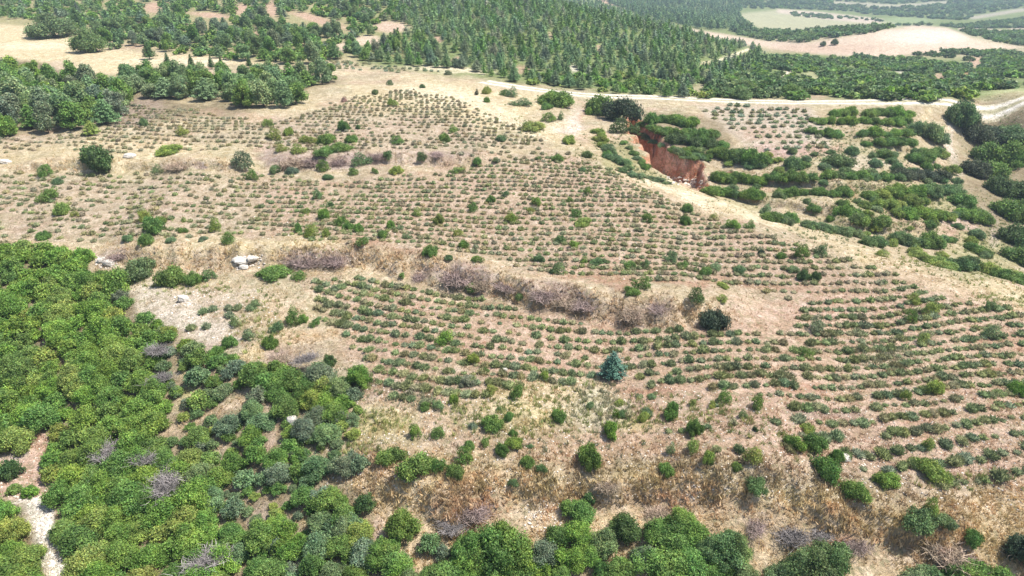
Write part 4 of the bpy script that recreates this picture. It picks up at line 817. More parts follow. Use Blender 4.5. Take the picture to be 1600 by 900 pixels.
# ------------------------------------------------------------------ shrubs, one by one: u, v of the foot, width in px, tint, height/width, bare words for the label
SH = [
 (157,262,54,'d',.78,'large round dark shrub alone on the dry slope at the left'),
 (73,275,24,'g',.8,'small green shrub left below the large round dark shrub'),
 (78,312,30,'g',.75,''),(97,334,26,'y',.8,''),(119,338,16,'y',.5,''),(70,373,19,'g',.8,''),(90,288,14,'n',.8,''),
 (228,381,22,'g',.9,''),(242,362,38,'g',.8,''),(226,345,20,'y',1.1,''),(250,352,18,'y',1.0,''),(199,377,20,'n',.6,''),(287,364,14,'g',.8,''),(287,347,10,'y',.8,''),
 (338,361,20,'y',1.2,''),(358,380,22,'g',1.0,'neat green shrub just above the pale rock slab, upper field'),(268,378,16,'n',.6,''),(318,376,14,'b',.7,''),
 (246,272,17,'n',.8,''),(378,262,34,'b',.8,''),(393,281,22,'g',1.0,''),(266,239,42,'y',.35,''),
 (222,430,54,'m',.62,'wide dark shrub at the foot of the dry bank left of the pale slab'),(188,452,50,'g',.8,''),(268,443,42,'g',.85,''),(303,442,28,'g',.85,''),(329,437,21,'m',.9,''),(158,440,28,'g',.8,''),
 (431,270,19,'m',.9,''),(456,272,20,'b',.75,''),(504,267,24,'g',.8,''),(511,280,20,'m',.5,''),(564,259,27,'m',.8,''),(552,273,18,'g',.8,''),(587,271,13,'g',.9,''),(620,271,25,'y',.6,''),(606,249,21,'d',.9,''),(659,251,18,'d',1.0,''),
 (746,256,17,'g',.8,''),(775,253,14,'n',.6,''),(716,270,24,'y',.5,''),(440,237,20,'y',.6,''),(466,240,26,'y',.6,''),(505,243,30,'g',.55,''),(530,236,34,'g',.5,''),
 (497,311,20,'n',.8,''),(508,342,25,'o',.9,''),(517,323,10,'d',.9,''),(480,333,16,'y',.6,''),(467,363,14,'g',1.5,''),(487,369,27,'y',.8,''),(510,370,14,'y',1.4,''),(534,352,21,'g',.9,''),(545,357,18,'g',.8,''),(560,362,20,'g',.9,''),(567,383,21,'g',1.0,''),
 (610,357,18,'o',1.0,''),(598,372,19,'g',1.0,''),(636,373,16,'n',.8,''),(673,398,26,'g',.9,''),(685,350,18,'y',1.3,''),(652,338,13,'y',1.2,''),(740,330,20,'g',.9,''),(767,317,19,'g',.9,''),(790,306,16,'m',.8,''),(715,369,17,'y',.9,''),(725,387,20,'g',.9,''),(746,410,21,'g',.9,''),(702,406,15,'n',.8,''),(798,346,20,'y',1.0,''),
 (427,432,50,'g',.42,'flat wide green shrub right of the pale rock slab'),(467,436,28,'g',.55,''),(628,434,13,'g',.9,''),(737,454,26,'g',.65,''),
 (870,252,20,'g',.75,''),(841,250,10,'m',.8,''),(918,246,18,'m',.8,''),(910,268,13,'n',.7,''),(919,305,16,'g',1.0,''),(838,321,20,'o',.9,''),(829,332,14,'y',.9,''),(801,347,16,'y',1.2,''),(890,316,13,'g',.9,''),(899,339,20,'g',.9,''),(912,352,32,'y',.5,''),(875,380,19,'m',.9,''),(898,387,21,'o',.8,''),(844,409,18,'m',.9,''),(872,427,31,'m',.7,''),(912,411,14,'g',.9,''),(934,413,23,'m',.7,''),
 (985,420,23,'g',.8,''),(1011,346,21,'g',.9,''),(1073,330,21,'g',.8,''),(1070,350,20,'g',1.0,''),(1115,342,14,'y',.7,''),(1145,357,24,'o',.8,''),(1171,357,17,'g',.8,''),(1196,334,26,'n',.6,''),(1006,420,16,'n',1.4,''),(1047,410,22,'n',1.0,''),(1066,419,18,'g',.9,''),(1100,431,25,'g',.8,''),(1189,398,10,'k',1.2,''),(1003,451,26,'g',.9,''),(985,458,21,'g',.8,''),(1130,449,22,'y',.4,''),(1118,421,24,'n',.5,''),(1155,424,24,'n',.5,''),(1240,424,24,'n',.5,''),
 (1253,403,25,'g',1.0,''),(1282,400,22,'m',1.0,''),(1220,404,17,'g',.9,''),(1254,437,18,'d',1.3,''),(1275,438,17,'d',1.2,''),(1378,400,22,'y',.5,''),(1127,470,22,'y',.5,''),
 (812,468,16,'m',1.0,''),(987,461,26,'g',.6,''),(1087,473,32,'d',.9,'dark shrub just above the large dark bush on the middle bank'),(1114,510,54,'k',.72,'large dark grey-green bush at the right end of the middle bank'),
 (808,621,27,'g',1.4,'upright bright green shrub in the straw patch left of the blue-green one'),(850,592,20,'y',1.0,''),(874,657,27,'g',1.0,''),(923,637,17,'n',.8,''),(953,678,30,'o',1.1,''),(968,632,18,'y',.5,''),(972,651,18,'m',1.0,''),(1050,650,30,'g',1.1,''),(1018,623,15,'n',.7,''),(1082,634,15,'y',1.0,''),(1131,628,27,'g',.9,''),(1183,637,27,'g',1.0,''),(1005,656,20,'y',1.0,''),(1086,676,28,'g',1.2,''),(1160,653,14,'n',1.2,''),(1180,673,9,'d',1,''),(963,653,14,'o',1.3,''),(1113,636,14,'y',.8,''),
 (459,506,30,'g',1.0,''),(474,503,18,'g',.9,''),(493,509,18,'g',1.1,''),(434,518,22,'n',1.2,''),(424,541,26,'g',1.0,''),(360,540,24,'g',.9,''),(368,508,22,'n',.7,''),(390,530,20,'n',1.0,''),(265,527,26,'y',1.0,'yellow-green rounded shrub at the edge of the bare stony patch'),(400,480,18,'n',.8,''),(340,555,26,'g',.8,''),
 (694,536,33,'o',1.0,'bright yellow-green round shrub alone in the left lavender rows'),(741,566,22,'y',1.0,''),(758,583,12,'g',1.1,''),(665,639,20,'g',.8,''),(685,638,25,'n',.7,''),(710,628,19,'o',1.0,''),(650,682,24,'o',1.1,''),(685,682,28,'g',.7,''),(771,667,36,'g',.8,''),(795,655,18,'g',1.0,''),(731,601,28,'s',.8,''),(769,615,20,'y',1.1,''),(802,680,14,'g',1.0,''),(550,662,28,'n',.7,''),(780,640,10,'n',.8,''),(740,668,16,'s',.8,''),
 (1420,502,20,'g',1.0,'small dark-hearted yellow-green shrub, lowest of the trio at right'),(1428,474,21,'y',.7,''),(1454,489,25,'y',.9,''),(1546,485,17,'m',1.1,'upright dark shrub near the right end of the field crest'),(1258,559,17,'g',1.1,''),(1275,517,26,'s',1.0,''),(1460,613,24,'y',1.0,''),(1413,625,14,'y',1.6,''),(1588,615,27,'o',.9,''),(1262,672,24,'y',.6,''),(1548,526,30,'n',.6,''),(1443,535,20,'y',.9,''),
 (823,728,25,'g',1.0,''),(847,737,19,'m',1.0,''),(922,725,44,'g',1.15,'tall dense green shrub at the lower centre above the dry bank'),(1048,708,17,'n',1.2,''),(1042,738,27,'g',.8,''),(1082,705,25,'y',1.1,''),(1106,721,22,'g',1.2,''),(1176,721,31,'y',1.0,''),(1150,734,18,'g',1.0,''),(1182,763,36,'m',.8,''),(800,758,20,'m',.8,''),(785,709,26,'g',.9,''),(758,696,19,'g',1.0,''),(804,697,26,'y',.9,''),(828,700,12,'m',.7,''),
 (612,720,46,'g',.7,''),(652,742,62,'g',.75,'broad bright green shrub on the dry ground right of the thicket'),(685,735,30,'g',.9,''),(712,744,30,'g',1.0,''),(724,722,32,'g',1.0,''),(733,700,20,'g',.9,''),
 (1240,701,32,'o',.9,''),(1270,698,36,'g',.9,''),(1287,743,46,'g',1.0,'big two-tone green shrub in the middle of the lower right slope'),(1307,720,22,'g',1.2,''),(1335,774,38,'g',.8,''),(1384,756,34,'o',.75,''),(1454,742,42,'y',.72,'wide yellow-green shrub standing in the lowest lavender rows'),(1449,700,20,'y',.9,''),(1434,822,44,'m',.85,''),(1452,806,24,'y',1.4,''),(1476,819,32,'m',.6,''),(1517,846,28,'g',1.0,'small round green shrub alone on the golden bank, lower right'),
 (609,134,11,'m',1.0,''),(586,148,12,'m',.9,''),(614,166,19,'y',.9,''),(660,138,10,'m',.9,''),(538,204,21,'g',1.0,''),(418,199,19,'y',.9,''),(428,218,24,'y',.8,''),(452,211,16,'y',1.0,''),(483,224,30,'y',.6,''),(510,225,34,'g',.6,''),(548,223,24,'g',.7,''),(620,225,27,'g',.5,''),(696,222,20,'g',1.0,''),(708,206,22,'y',.5,''),(760,147,17,'y',.9,''),(761,160,13,'g',.8,''),(745,149,8,'k',1.2,''),(790,150,20,'g',.6,''),(784,221,17,'n',.8,''),(225,198,15,'m',1.1,''),(285,212,20,'y',.7,''),(559,202,10,'m',1,''),(538,160,10,'q',1,''),
 (868,165,60,'g',.5,'broad green shrub just below the left end of the pale road'),(853,171,22,'g',.6,''),(815,165,28,'m',.4,''),(832,202,46,'y',.35,''),(858,190,30,'g',.5,''),(876,188,14,'m',1.0,''),(890,223,24,'y',.7,''),(800,152,18,'n',.9,''),
 (940,178,50,'g',.75,'bright side of the tall bush clump below the road'),(970,188,62,'k',.75,'large dark bush right of the bright one below the road'),(972,208,34,'d',.7,''),(920,180,16,'o',1,''),
 (700,117,14,'b',.6,''),(712,105,20,'b',.9,''),
]
ROWI = {}
def prow(u0, v0, u1, v1, n, w, c, hw=.65):
    n = min(6, max(1, round(n*1.35))) if n > 1 else 1; w = w*.9
    for i in range(n):
        t = (i+.5)/n; ROWI[len(SH)] = (i, n, (u0+u1)/2, (v0+v1)/2); SH.append((u0+(u1-u0)*t+rng.uniform(-2,2), v0+(v1-v0)*t+rng.uniform(-1.5,1.5), w*rng.uniform(.8,1.25), c[rng.integers(len(c))], hw*rng.uniform(.85,1.15), 'ROW'))
prow(1300,181,1338,181,2,22,'o'); prow(1352,181,1420,182,4,24,'go'); prow(1262,192,1335,194,4,22,'oy'); prow(1342,194,1422,195,4,24,'go'); prow(1262,208,1310,216,3,22,'g'); prow(1338,213,1425,212,4,24,'go'); prow(1345,228,1430,227,4,22,'g')
prow(1425,205,1475,226,3,34,'n',.8); prow(1440,248,1470,240,2,28,'g'); prow(1200,281,1275,282,4,26,'g'); prow(1285,278,1390,282,5,27,'gm'); prow(1205,305,1330,306,6,26,'g'); prow(1400,278,1475,281,3,34,'dk',.7); prow(1395,268,1412,270,1,22,'m')
prow(1350,310,1440,305,5,28,'yo'); prow(1345,326,1450,318,6,26,'oy'); prow(1435,300,1500,302,3,28,'m'); prow(1320,338,1350,352,3,34,'om',.7); prow(1370,352,1388,355,1,30,'g'); prow(1395,337,1490,344,5,28,'yo'); prow(1495,315,1540,350,4,32,'g'); prow(1500,340,1545,350,3,30,'go')
prow(1195,345,1240,347,3,30,'g'); prow(1255,355,1345,372,5,30,'n',.55); prow(1350,384,1380,386,2,28,'m'); prow(1395,376,1430,386,2,28,'m'); prow(1440,384,1465,384,2,32,'g'); prow(1430,402,1490,425,4,30,'y',.5); prow(1490,420,1520,420,2,32,'d'); prow(1515,390,1540,400,2,26,'g')
prow(1265,330,1275,330,1,28,'g'); prow(1305,258,1312,258,1,36,'m'); prow(1238,263,1244,263,1,28,'m'); prow(1370,245,1395,248,2,26,'g'); prow(1420,252,1450,254,2,26,'g'); prow(1483,378,1486,378,1,22,'g')
prow(1535,425,1600,445,4,30,'gy',.6); prow(1100,303,1185,312,5,28,'gm',.7); prow(1110,282,1200,288,5,32,'go',.8); prow(1120,245,1195,262,4,36,'gm',.8); prow(1165,262,1190,262,2,28,'m'); prow(1200,345,1230,350,2,26,'n')
prow(1010,190,1090,200,4,30,'go',.7); prow(1030,208,1120,215,5,30,'g',.6); prow(1045,222,1135,230,5,30,'gd',.6); prow(1110,242,1150,250,2,32,'dg',.7); prow(1045,236,1100,239,4,20,'gn',.6)
prow(935,222,960,245,3,26,'yn',.6); prow(945,242,985,266,4,26,'ng',.55); prow(965,268,1050,291,6,20,'n',.45); prow(925,205,945,215,2,20,'y',.6)
prow(990,206,1036,232,4,18,'gn',.5); prow(972,222,1012,268,5,20,'ng',.55); prow(1000,196,1040,214,3,24,'g',.6); prow(1062,246,1108,252,4,15,'gn',.5); prow(1050,240,1110,246,5,18,'gn',.5); prow(1490,190,1510,200,2,44,'m',.9); prow(1515,215,1550,225,2,48,'k',.65); prow(1560,212,1600,222,2,42,'m',.5); prow(1530,250,1600,260,3,46,'go',.7); prow(1520,275,1560,275,2,46,'gk',.6); prow(1550,300,1610,310,3,46,'d',.7); prow(1565,335,1610,345,2,46,'g',.7); prow(1580,375,1610,385,2,42,'d'); prow(1590,405,1620,420,2,40,'g')
xe = [(1130,235),(1300,240),(1480,240),(1545,420),(1500,425),(1300,350),(1130,300)]
for x, y, z, u, v in scatter(xe, 2.6, 1500)[:90]: SH.append((u, v, rng.uniform(12,24), 'gynm'[rng.integers(4)], rng.uniform(.5,.8), 'ROW')); ROWI[len(SH)-1] = (0, 1, u, v)
print('shrubs', len(SH))
ZONES = [((0,215,400,400),'the left dry field'), ((400,215,640,300),'the mauve scrub strip'), ((400,300,640,400),'the upper field left of centre'), ((640,215,850,330),'the upper field centre top'), ((640,330,860,440),'the upper field above the middle bank'),
         ((860,230,1020,360),'the field west of the red cliff'), ((860,360,1120,470),'the lower edge of the upper field'), ((1020,300,1300,380),'the crest side of the upper field'), ((1120,380,1320,480),'the right end of the upper field')]
def near_what(u, v):
    L_ = [((157,240),'the large round dark shrub'), ((385,405),'the pale rock slab'), ((288,465),'the white boulder'), ((1065,265),'the red cliff'), ((957,560),'the blue-green conical shrub'), ((1114,490),'the large dark bank bush'),
          ((694,520),'the bright round row shrub'), ((922,700),'the tall dense shrub'), ((652,720),'the broad bright shrub'), ((1287,725),'the big two-tone shrub'), ((1454,730),'the wide yellow-green row shrub'),
          ((955,160),'the roadside bush clump'), ((456,654),'the white stone'), ((265,510),'the stony patch shrub'), ((1546,475),'the crest shrub'), ((1420,490),'the dark-hearted shrub'),
          ((520,115),'the strip grove tip'), ((700,120),'the pale hill crest'), ((800,140),'the left road end'), ((1517,835),'the golden bank shrub'), ((808,605),'the straw patch shrub'), ((427,420),'the flat wide shrub'),
          ((100,160),'the left pine grove'), ((540,250),'the mauve scrub strip'), ((700,420),'the mauve bank brush'), ((1265,390),'the paired crest shrubs'), ((570,360),'the central shrub cluster'), ((1055,830),'the wide low oak'), ((360,380),'the neat slab shrub')]
    L_ = L_+[((1380,185),'the upper terrace lines'),((1560,220),'the dark ravine'),((1400,320),'the curved terrace'),((1290,300),'the long terrace belt'),((1230,240),'the pink plot'),((1500,350),'the ravine mouth'),((1460,270),'the grey terrace line'),((1070,210),'the cliff-top thicket')]
    (a, b_), n = min(L_, key=lambda q: math.hypot(q[0][0]-u, (q[0][1]-v)*1.5)); dx, dy = u-a, (v-12)-b_
    hv = ('right' if dx > 0 else 'left') if abs(dx) > 14 else ''; vv = ('below' if dy > 0 else 'above') if abs(dy) > 10 else ''
    far_ = 'well ' if math.hypot(dx, dy) > 75 else ('' if math.hypot(dx, dy) > 32 else 'close ')
    if hv and vv: rel = '%s and %s' % (vv, 'to the '+hv+' of')
    elif hv: rel = 'to the %s of' % hv
    else: rel = vv or 'beside'
    return (far_+rel+' '+n).strip()
CN = {'g': 'green','y': 'yellow-green','d': 'dark green','b': 'grey-green','o': 'bright green','k': 'blackish green','s': 'pale silvery','n': 'dull grey-green','m': 'deep green','q': 'brown'}
used = {}
rowsS = []
for i, (u, v, w, c, hw, lb) in enumerate(SH):
    x, y, z, ok = cast(u, v-.8)
    if not ok[0]: continue
    rowsS.append([x[0], y[0], z[0], u, v, w, c, hw, lb, ROWI.get(i)])
def word(w, hw):
    s = 'tiny' if w < 14 else 'small' if w < 22 else 'mid-sized' if w < 34 else 'large'
    return s+(' upright' if hw > 1.15 else ' low' if hw < .56 else ' rounded' if hw > .95 else '')
labs = []
for r in rowsS:
    if r[8] == 'ROW':
        i_, n_r, ru, rv = r[9]; o_ = ['leftmost','second','third','fourth','fifth','sixth'][i_]
        labs.append('%s bush%s of the line %s' % (CN[r[6]], (', '+o_+' from left') if n_r > 1 else '', near_what(ru, rv)))
    elif r[8]: labs.append(r[8])
    else: labs.append('%s %s shrub %s' % (word(r[5], r[7]), CN[r[6]], near_what(r[3], r[4])))
from collections import defaultdict
dd = defaultdict(list)
for i, l in enumerate(labs):
    if l: dd[l].append(i)
ORD = ['leftmost','second from left','third from left','fourth from left','fifth from left','sixth from left','seventh from left']
for l, ii in dd.items():
    if len(ii) > 1:
        for q, i in enumerate(sorted(ii, key=lambda i: rowsS[i][3])): labs[i] = l+', '+ORD[min(q, 6)]
def rowlab(u, v):
    if v > 160 and u > 1480: return 'dark shrub in the overgrown ravine at the right edge', 'shrubs of the right ravine'
    if u < 1065 and v > 200 and u < 1064 and (v-200) > (u-920)*.35: return 'green shrub on the slope left of the red cliff', 'shrubs left of the red cliff'
    if u < 1160 and v < 256: return 'dense green shrub in the thicket above the red cliff', 'shrubs above the red cliff'
    if v < 235: return 'low green shrub in the upper terrace lines below the road', 'shrubs of the upper terraces'
    if u < 1205: return 'green shrub in the belt right of the red cliff', 'shrubs right of the red cliff'
    return 'green shrub in the lower terrace lines beyond the field crest', 'shrubs of the lower terraces'
for o, u, v in LAVO:
    lb = ('%s lavender mound %s' % ('grey' if o.color[2] > .145 else 'green', near_what(u, v))); tag(o, lb, 'lavender bush', lb)
k = 0
for r, lb in zip(rowsS, labs):
    x, y, z, u, v, w, c, hw, raw, _r = r
    sl = math.sqrt(x*x+y*y+(25-z)**2); s = w*.5*sl/FPX*1.02; gp = None
    if lb is None: lb, gp = rowlab(u, v)
    airy = raw != 'ROW' and w < 42 and rng.random() < (.7 if c in 'yns' else .4)
    m_ = airy_m[rng.integers(5)] if airy else bush_m[rng.integers(6)]
    o = place('terrace_bush' if raw == 'ROW' else 'shrub', m_, x, y, z-.03, s, tint(c, var=.06), None, hw*(1.35 if airy else 1.55))
    lb = ' '.join(lb.split()[:16]); tag(o, lb, 'bush' if raw == 'ROW' else 'shrub', 'bushes along the terraces and ravine' if raw == 'ROW' else None)
    k += 1

# ------------------------------------------------------------------ dead mauve brush
DB = [(474,412,42,'on the middle bank, left of the three'),(520,408,40,'on the middle bank right of the pale slab'),(655,433,26,'small clump on the middle bank centre left'),(715,436,50,'wide clump on the middle bank above the left rows'),(752,446,34,'on the middle bank touching the small green shrub'),(790,450,30,'on the middle bank left of centre'),
      (850,462,40,'at the middle of the middle bank'),(880,470,44,'widest at the centre of the middle bank'),(915,478,36,'on the middle bank, right of the widest'),(990,492,40,'on the middle bank close to its right part'),(1030,482,34,'reddish one on the right part of the middle bank'),
      (455,258,40,'left in the mauve scrub strip'),(485,255,34,'second in the mauve scrub strip'),(530,256,28,'third in the mauve scrub strip'),(590,246,24,'by the dark round shrub in the mauve strip'),(682,243,22,'right end of the mauve strip'),(276,262,28,'below right of the large round dark shrub'),
      (188,402,26,'at the edge of the left wood'),(440,566,40,'between the golden grass and the thicket'),(1180,822,34,'in the dark hollow of the lower bank'),(1235,836,44,'grey one on the lower bank right of centre'),(1285,834,26,'small grey one on the lower bank'),(1335,852,34,'violet one on the lower bank'),(1470,862,50,'violet-grey heap on the lower bank at right'),
      (1500,875,40,'lower end of the violet-grey heap'),(705,822,34,'brown-grey one above the bottom centre oaks'),(740,800,44,'brown brush on the lower bank left'),(950,760,30,'brown tuft on the lip of the lower bank'),(1590,860,40,'at the right edge above the bottom corner'),(1030,800,34,'below the lip of the lower bank, centre'),
      (172,726,34,'silvery one inside the lower left wood'),(225,735,30,'second silvery one inside the lower left wood'),(265,775,44,'silvery heap in the middle of the thicket'),(330,895,44,'silvery one at the bottom of the thicket'),(255,610,24,'pale one in the upper part of the thicket'),(250,565,26,'grey one by the thicket edge'),(480,580,30,'grey one between dark oaks of the thicket'),(1010,870,34,'grey one against the sprawling bottom oak'),(940,850,28,'grey one at the bottom centre')]
for u, v, w, lb in DB:
    x, y, z, ok = cast(u, v); sl = math.sqrt(x[0]**2+y[0]**2+(25-z[0])**2); s = w*.5*sl/FPX*1.15
    wood = 'silvery' in lb or 'grey one' in lb or 'pale one' in lb
    col = np.array((.27,.245,.235) if wood else TINT['p' if rng.random() < .7 else 'q'])*rng.uniform(.75,1.05)
    o = place('dead_shrub', twig_m[rng.integers(4)], x[0], y[0], z[0]+(.9 if wood and v > 560 and u < 500 else 0), s, col, None, .55)
    tag(o, 'leafless %s dead bush, %s' % ('grey' if wood else 'mauve-brown', lb), 'dead bush')

# ------------------------------------------------------------------ rocks
import bmesh
def rock(name, u, v, w, hw, label, sx=1.0, seed=0, ang=0.0, tilt=0.0, name_cat='rock'):
    r_ = np.random.default_rng(seed); bm = bmesh.new(); bmesh.ops.create_cube(bm, size=2)
    for vtx in bm.verts: vtx.co *= 1+r_.uniform(-.28,.22); 
    bmesh.ops.subdivide_edges(bm, edges=bm.edges[:], cuts=3, use_grid_fill=True, smooth=.35, fractal=.45, along_normal=.5, seed=seed)
    bmesh.ops.bevel(bm, geom=[e for e in bm.edges if e.calc_face_angle(0) > .6], offset=.05, segments=1, affect='EDGES')
    me = bpy.data.meshes.new(name); bm.to_mesh(me); bm.free(); me.materials.append(M_rock)
    x, y, z, ok = cast(u, v); sl = math.sqrt(x[0]**2+y[0]**2+(25-z[0])**2); s = w*.5*sl/FPX
    o = link(bpy.data.objects.new(name, me)); o.location = (x[0], y[0], z[0]+s*hw*.45); o.scale = (s*sx, s*.8, s*hw); o.rotation_euler = (tilt, .08, ang)
    tag(o, label, name_cat); return o
rock('boulder', 378, 408, 19, .3, 'larger pale rock slab with a shaded underside on the middle bank', 1, 3, .15, .25)
rock('boulder', 396, 404, 13, .4, 'smaller pale rock touching the right side of the slab', 1, 5, .5, .1)
rock('boulder', 381, 418, 10, .5, 'small white stone just below the rock slab', 1, 6)
rock('boulder', 288, 470, 10, .95, 'white squarish boulder on the bare stony patch', 1, 8, .4)
rock('boulder', 456, 662, 11, 1.2, 'white upright stone poking out of the thicket', .9, 9, .2)
rock('boulder', 8, 254, 11, .45, 'pale rock at the left edge of the dry slope', 1, 12)
rock('boulder', 203, 245, 11, .4, 'flat pale rock right of the large round dark shrub', 1, 14)
rock('boulder', 171, 412, 10, .7, 'small pink-white stone at the left wood edge', 1, 15)
rock('boulder', 158, 408, 7, .7, 'tiny pale stone left of the pink-white one', 1, 16)
rock('boulder', 789, 578, 6, .6, 'tiny white stone among the lavender rows', 1, 17)
rock('boulder', 1343, 772, 7, .6, 'tiny white stone at the foot of a shrub, lower right', 1, 18)
rock('boulder', 415, 861, 9, .6, 'whitish stone between the oaks at the bottom left centre', 1, 19)
rock('boulder', 1320, 718, 12, .6, 'pale stone beside the big two-tone shrub', 1, 20)

# ------------------------------------------------------------------ stuff: dry grass tufts, weeds, stones
def blades(rows, nb, wd, label, name, cat, mat=M_straw, lean=.5):
    n = len(rows); R = np.array([(r[0], r[1], r[2], r[3]) for r in rows]); Cc = np.array([r[4] for r in rows])
    root = np.repeat(R[:,:3], nb, 0)+rng.normal(size=(n*nb,3))*np.repeat(R[:,3:4], nb, 0)*[.3,.3,0]
    h = np.repeat(R[:,3], nb)*rng.uniform(.5,1.2,n*nb); a = rng.uniform(0, 6.28, n*nb); l = rng.uniform(.1,lean,n*nb)*h
    tip = root+np.stack([np.cos(a)*l, np.sin(a)*l, h], -1); b2 = rng.uniform(0, 6.28, n*nb)
    t = np.stack([np.cos(b2), np.sin(b2), 0*b2], -1)*(wd*h)[:,None]
    v = np.stack([root-t-[0,0,.03], root+t-[0,0,.03], tip], 1).reshape(-1,3)
    c = np.repeat(np.repeat(Cc, nb, 0)*rng.uniform(.75,1.25,(n*nb,1)), 3, 0)
    o = link(bpy.data.objects.new(name, mesh(name, v, np.arange(3*n*nb).reshape(-1,3), [mat], c))); return tag(o, label, cat, kind='stuff')
CI = COL
def colat(x, y):
    a = np.arctan2(x, y); r = np.hypot(x, y); i = np.clip(np.searchsorted(a1, a), 0, len(a1)-1); j = np.clip(np.searchsorted(r1, r), 0, len(r1)-1); return CI[j,i], ROUGH[j,i]
nT = 90000
u = rng.uniform(-40, 1640, nT); v = rng.uniform(150, 930, nT)
x, y, z, ok = cast(u, v); c, rg = colat(x, y)
lum = c @ np.array([.3,.6,.1]); strawy = smooth(.24,.42,lum)
keep = ok & (rng.random(nT) < .15+.85*np.clip(strawy*smooth(.45,.6,fbm(x*.4, y*.4, 14, 3))+.35*np.clip(rg,0,1), 0, 1))
keep &= seg_dist(x, y, ROAD)[0] > 3
rows = [(x[i], y[i], z[i], rng.uniform(.09,.2)*(1+.7*min(rg[i],1)), np.clip(c[i]*rng.uniform(.9,1.35)*[1.02,1.0,.9], 0, .8)) for i in np.nonzero(keep)[0]]
blades(rows, 6, .17, 'dry straw-coloured grass tufts over the banks and fields', 'dry_grass', 'dry grass', lean=.9)
# dead grass caught round the foot of the lavender mounds
rows = []
for x, y, z, s_, sz, c, u, v in near_l+far_l:
    if u < -20 or u > 1620 or v > 920: continue
    for q in range(2 if v > 420 else 1):
        a = rng.uniform(0, 6.28); d = s_*rng.uniform(.85,1.25); rows.append((x+math.cos(a)*d, y+math.sin(a)*d, z, rng.uniform(.1,.2), np.array((.58,.48,.31))*rng.uniform(.8,1.15)))
blades(rows, 8, .16, 'fringes of dead straw grass around the lavender mounds', 'straw_fringe', 'dry grass', lean=1.2)
# green and yellow weeds in the fields
WE = [(590,660,50,26,'y',60),(740,640,70,40,'y',120),(860,640,90,50,'y',160),(940,630,60,50,'h',170),(1000,650,60,30,'y',80),(1110,640,60,24,'y',50),(800,200,60,30,'y',60),(1560,470,60,12,'y',60),(1380,560,60,26,'h',110),(420,500,60,50,'y',110),(560,700,50,14,'y',40),
      (950,225,40,20,'n',70),(1010,275,60,12,'n',90),(910,250,30,20,'y',50),(1300,365,70,16,'n',120),(1440,410,60,14,'y',90),(1550,430,60,16,'y',110),(1180,300,90,30,'n',120),(1400,320,130,60,'g',1100),(1320,240,120,50,'n',700),(1540,380,60,50,'g',300),(230,350,40,30,'y',60),(500,350,60,40,'y',60),(880,350,80,60,'h',90),(1150,660,80,30,'y',40),(480,230,70,12,'y',70),(600,165,60,20,'h',60),(560,600,40,20,'n',60),(640,620,50,20,'h',60),(900,700,120,20,'h',40),(1250,700,60,20,'y',30),(1500,750,80,16,'y',30),(1560,200,50,60,'g',90),(60,310,60,30,'h',60),(300,450,90,14,'y',60),(1340,200,90,30,'g',120)]
rows = []
for u, v, ru, rv, c, n in WE:
    uu = rng.normal(u, ru*.5, n*2); v2 = rng.normal(v, rv*.5, n*2); x, y, z, ok = cast(uu, v2)
    for i in np.nonzero(ok)[0]: 
        if rng.random() < .6: rows.append((x[i], y[i], z[i], rng.uniform(.1,.3), tint(c, var=.25)*.6+np.array((.40,.34,.2))*.4))
blades(rows, 14, .16, 'low green and yellowish weeds growing between the rows', 'field_weeds', 'weeds', M_leaf, lean=.9)
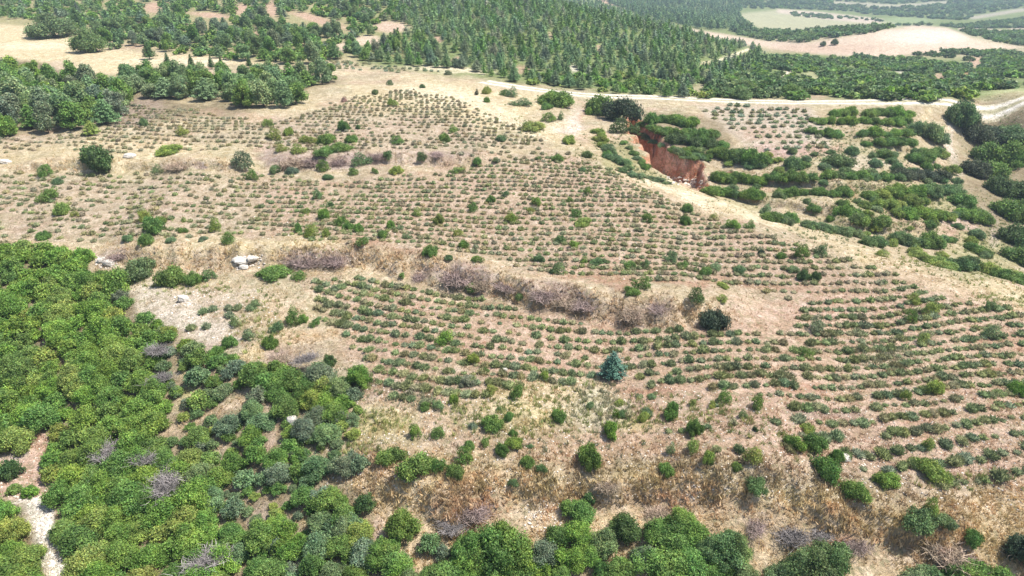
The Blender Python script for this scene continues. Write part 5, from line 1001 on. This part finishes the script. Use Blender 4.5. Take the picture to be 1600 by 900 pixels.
# stones in the pale gully and on bare soil
rows = []
bs = []
for i in range(3):
    r_ = np.random.default_rng(900+i); bv, bf = ball((0,0,.2), 1, r_, 6, 4, .3, .6); bs.append((bv, bf, np.ones((len(bv),3))))
for poly, n, s0 in (([(20,775),(84,790),(92,850),(118,905),(80,905),(66,860),(52,830),(60,800)], 300, .08), ([(-10,690),(60,680),(84,760),(40,785),(-10,770)], 70, .05), ([(230,455),(400,450),(440,500),(330,535),(260,510)], 160, .06), ([(820,780),(880,780),(880,830),(820,830)], 50, .05), ([(360,400),(410,398),(415,422),(365,422)], 40, .09), ([(150,400),(185,400),(185,420),(150,420)], 40, .08), ([(270,455),(310,455),(310,480),(265,480)], 30, .07), ([(1040,275),(1100,280),(1095,292),(1040,288)], 60, .16), ([(500,600),(1600,600),(1600,800),(500,760)], 1500, .04), ([(300,260),(1300,300),(1500,470),(400,400)], 500, .06)):
    us = [p[0] for p in poly]; v2 = [p[1] for p in poly]
    uu = rng.uniform(min(us), max(us), n*2); vv = rng.uniform(min(v2), max(v2), n*2); m = in_poly(uu, vv, poly); x, y, z, ok = cast(uu[m], vv[m])
    for i in np.nonzero(ok)[0]: rows.append((x[i], y[i], z[i], s0*rng.uniform(.4,1.6), rng.uniform(.6,1), np.array((.6,.54,.47))*rng.uniform(.7,1.2)))
stuff('loose_stones', bs, rows, M_twig, 'loose pale stones in the washed-out gully and on bare soil', 'stones')

# ------------------------------------------------------------------ air
HAZE = 0.00036
if HAZE:
    hm = bpy.data.materials.new('haze'); hm.use_nodes = True; N = hm.node_tree.nodes; N.clear()
    out_ = N.new('ShaderNodeOutputMaterial'); pv = N.new('ShaderNodeVolumePrincipled'); pv.inputs['Density'].default_value = HAZE
    pv.inputs['Color'].default_value = (.66,.82,1,1); pv.inputs['Anisotropy'].default_value = .2
    hm.node_tree.links.new(pv.outputs[0], out_.inputs['Volume'])
    zmin, zmax = float(GZ.min())-1, max(float(GZ.max()), 30)+6
    bm = bmesh.new(); bmesh.ops.create_cube(bm, size=1); me = bpy.data.meshes.new('haze'); bm.to_mesh(me); bm.free(); me.materials.append(hm)
    hz_ = link(bpy.data.objects.new('haze', me)); hz_.location = (0, 4700, (zmin+zmax)/2); hz_.scale = (19600, 9900, zmax-zmin)
    tag(hz_, 'thin pale air haze over the far valley', 'haze', kind='stuff')

# ------------------------------------------------------------------ where several share a description, count them from the left
bpy.context.view_layer.update()
NTH = 'leftmost,second from left,third from left,fourth from left,fifth from left,sixth from left,seventh from left,eighth from left,ninth from left,tenth from left,eleventh from left,twelfth from left,thirteenth from left,fourteenth from left'.split(',')
grp = defaultdict(list)
for o in C.objects:
    if o.parent is None and o.get('label') and o.get('kind') is None: grp[o['label']].append(o)
for l, oo in grp.items():
    if len(oo) < 2: continue
    oo.sort(key=lambda o: o.location.x/max(o.location.y, 1))
    for q, o in enumerate(oo):
        o['group'] = l
        if q < len(NTH): o['label'] = ' '.join((l+', '+NTH[q]).split()[:16]) if len(l.split()) <= 13 else l
        if len(oo) > len(NTH) and q >= len(NTH)-1: o['label'] = ' '.join(l.split()[:13])+', towards the right'
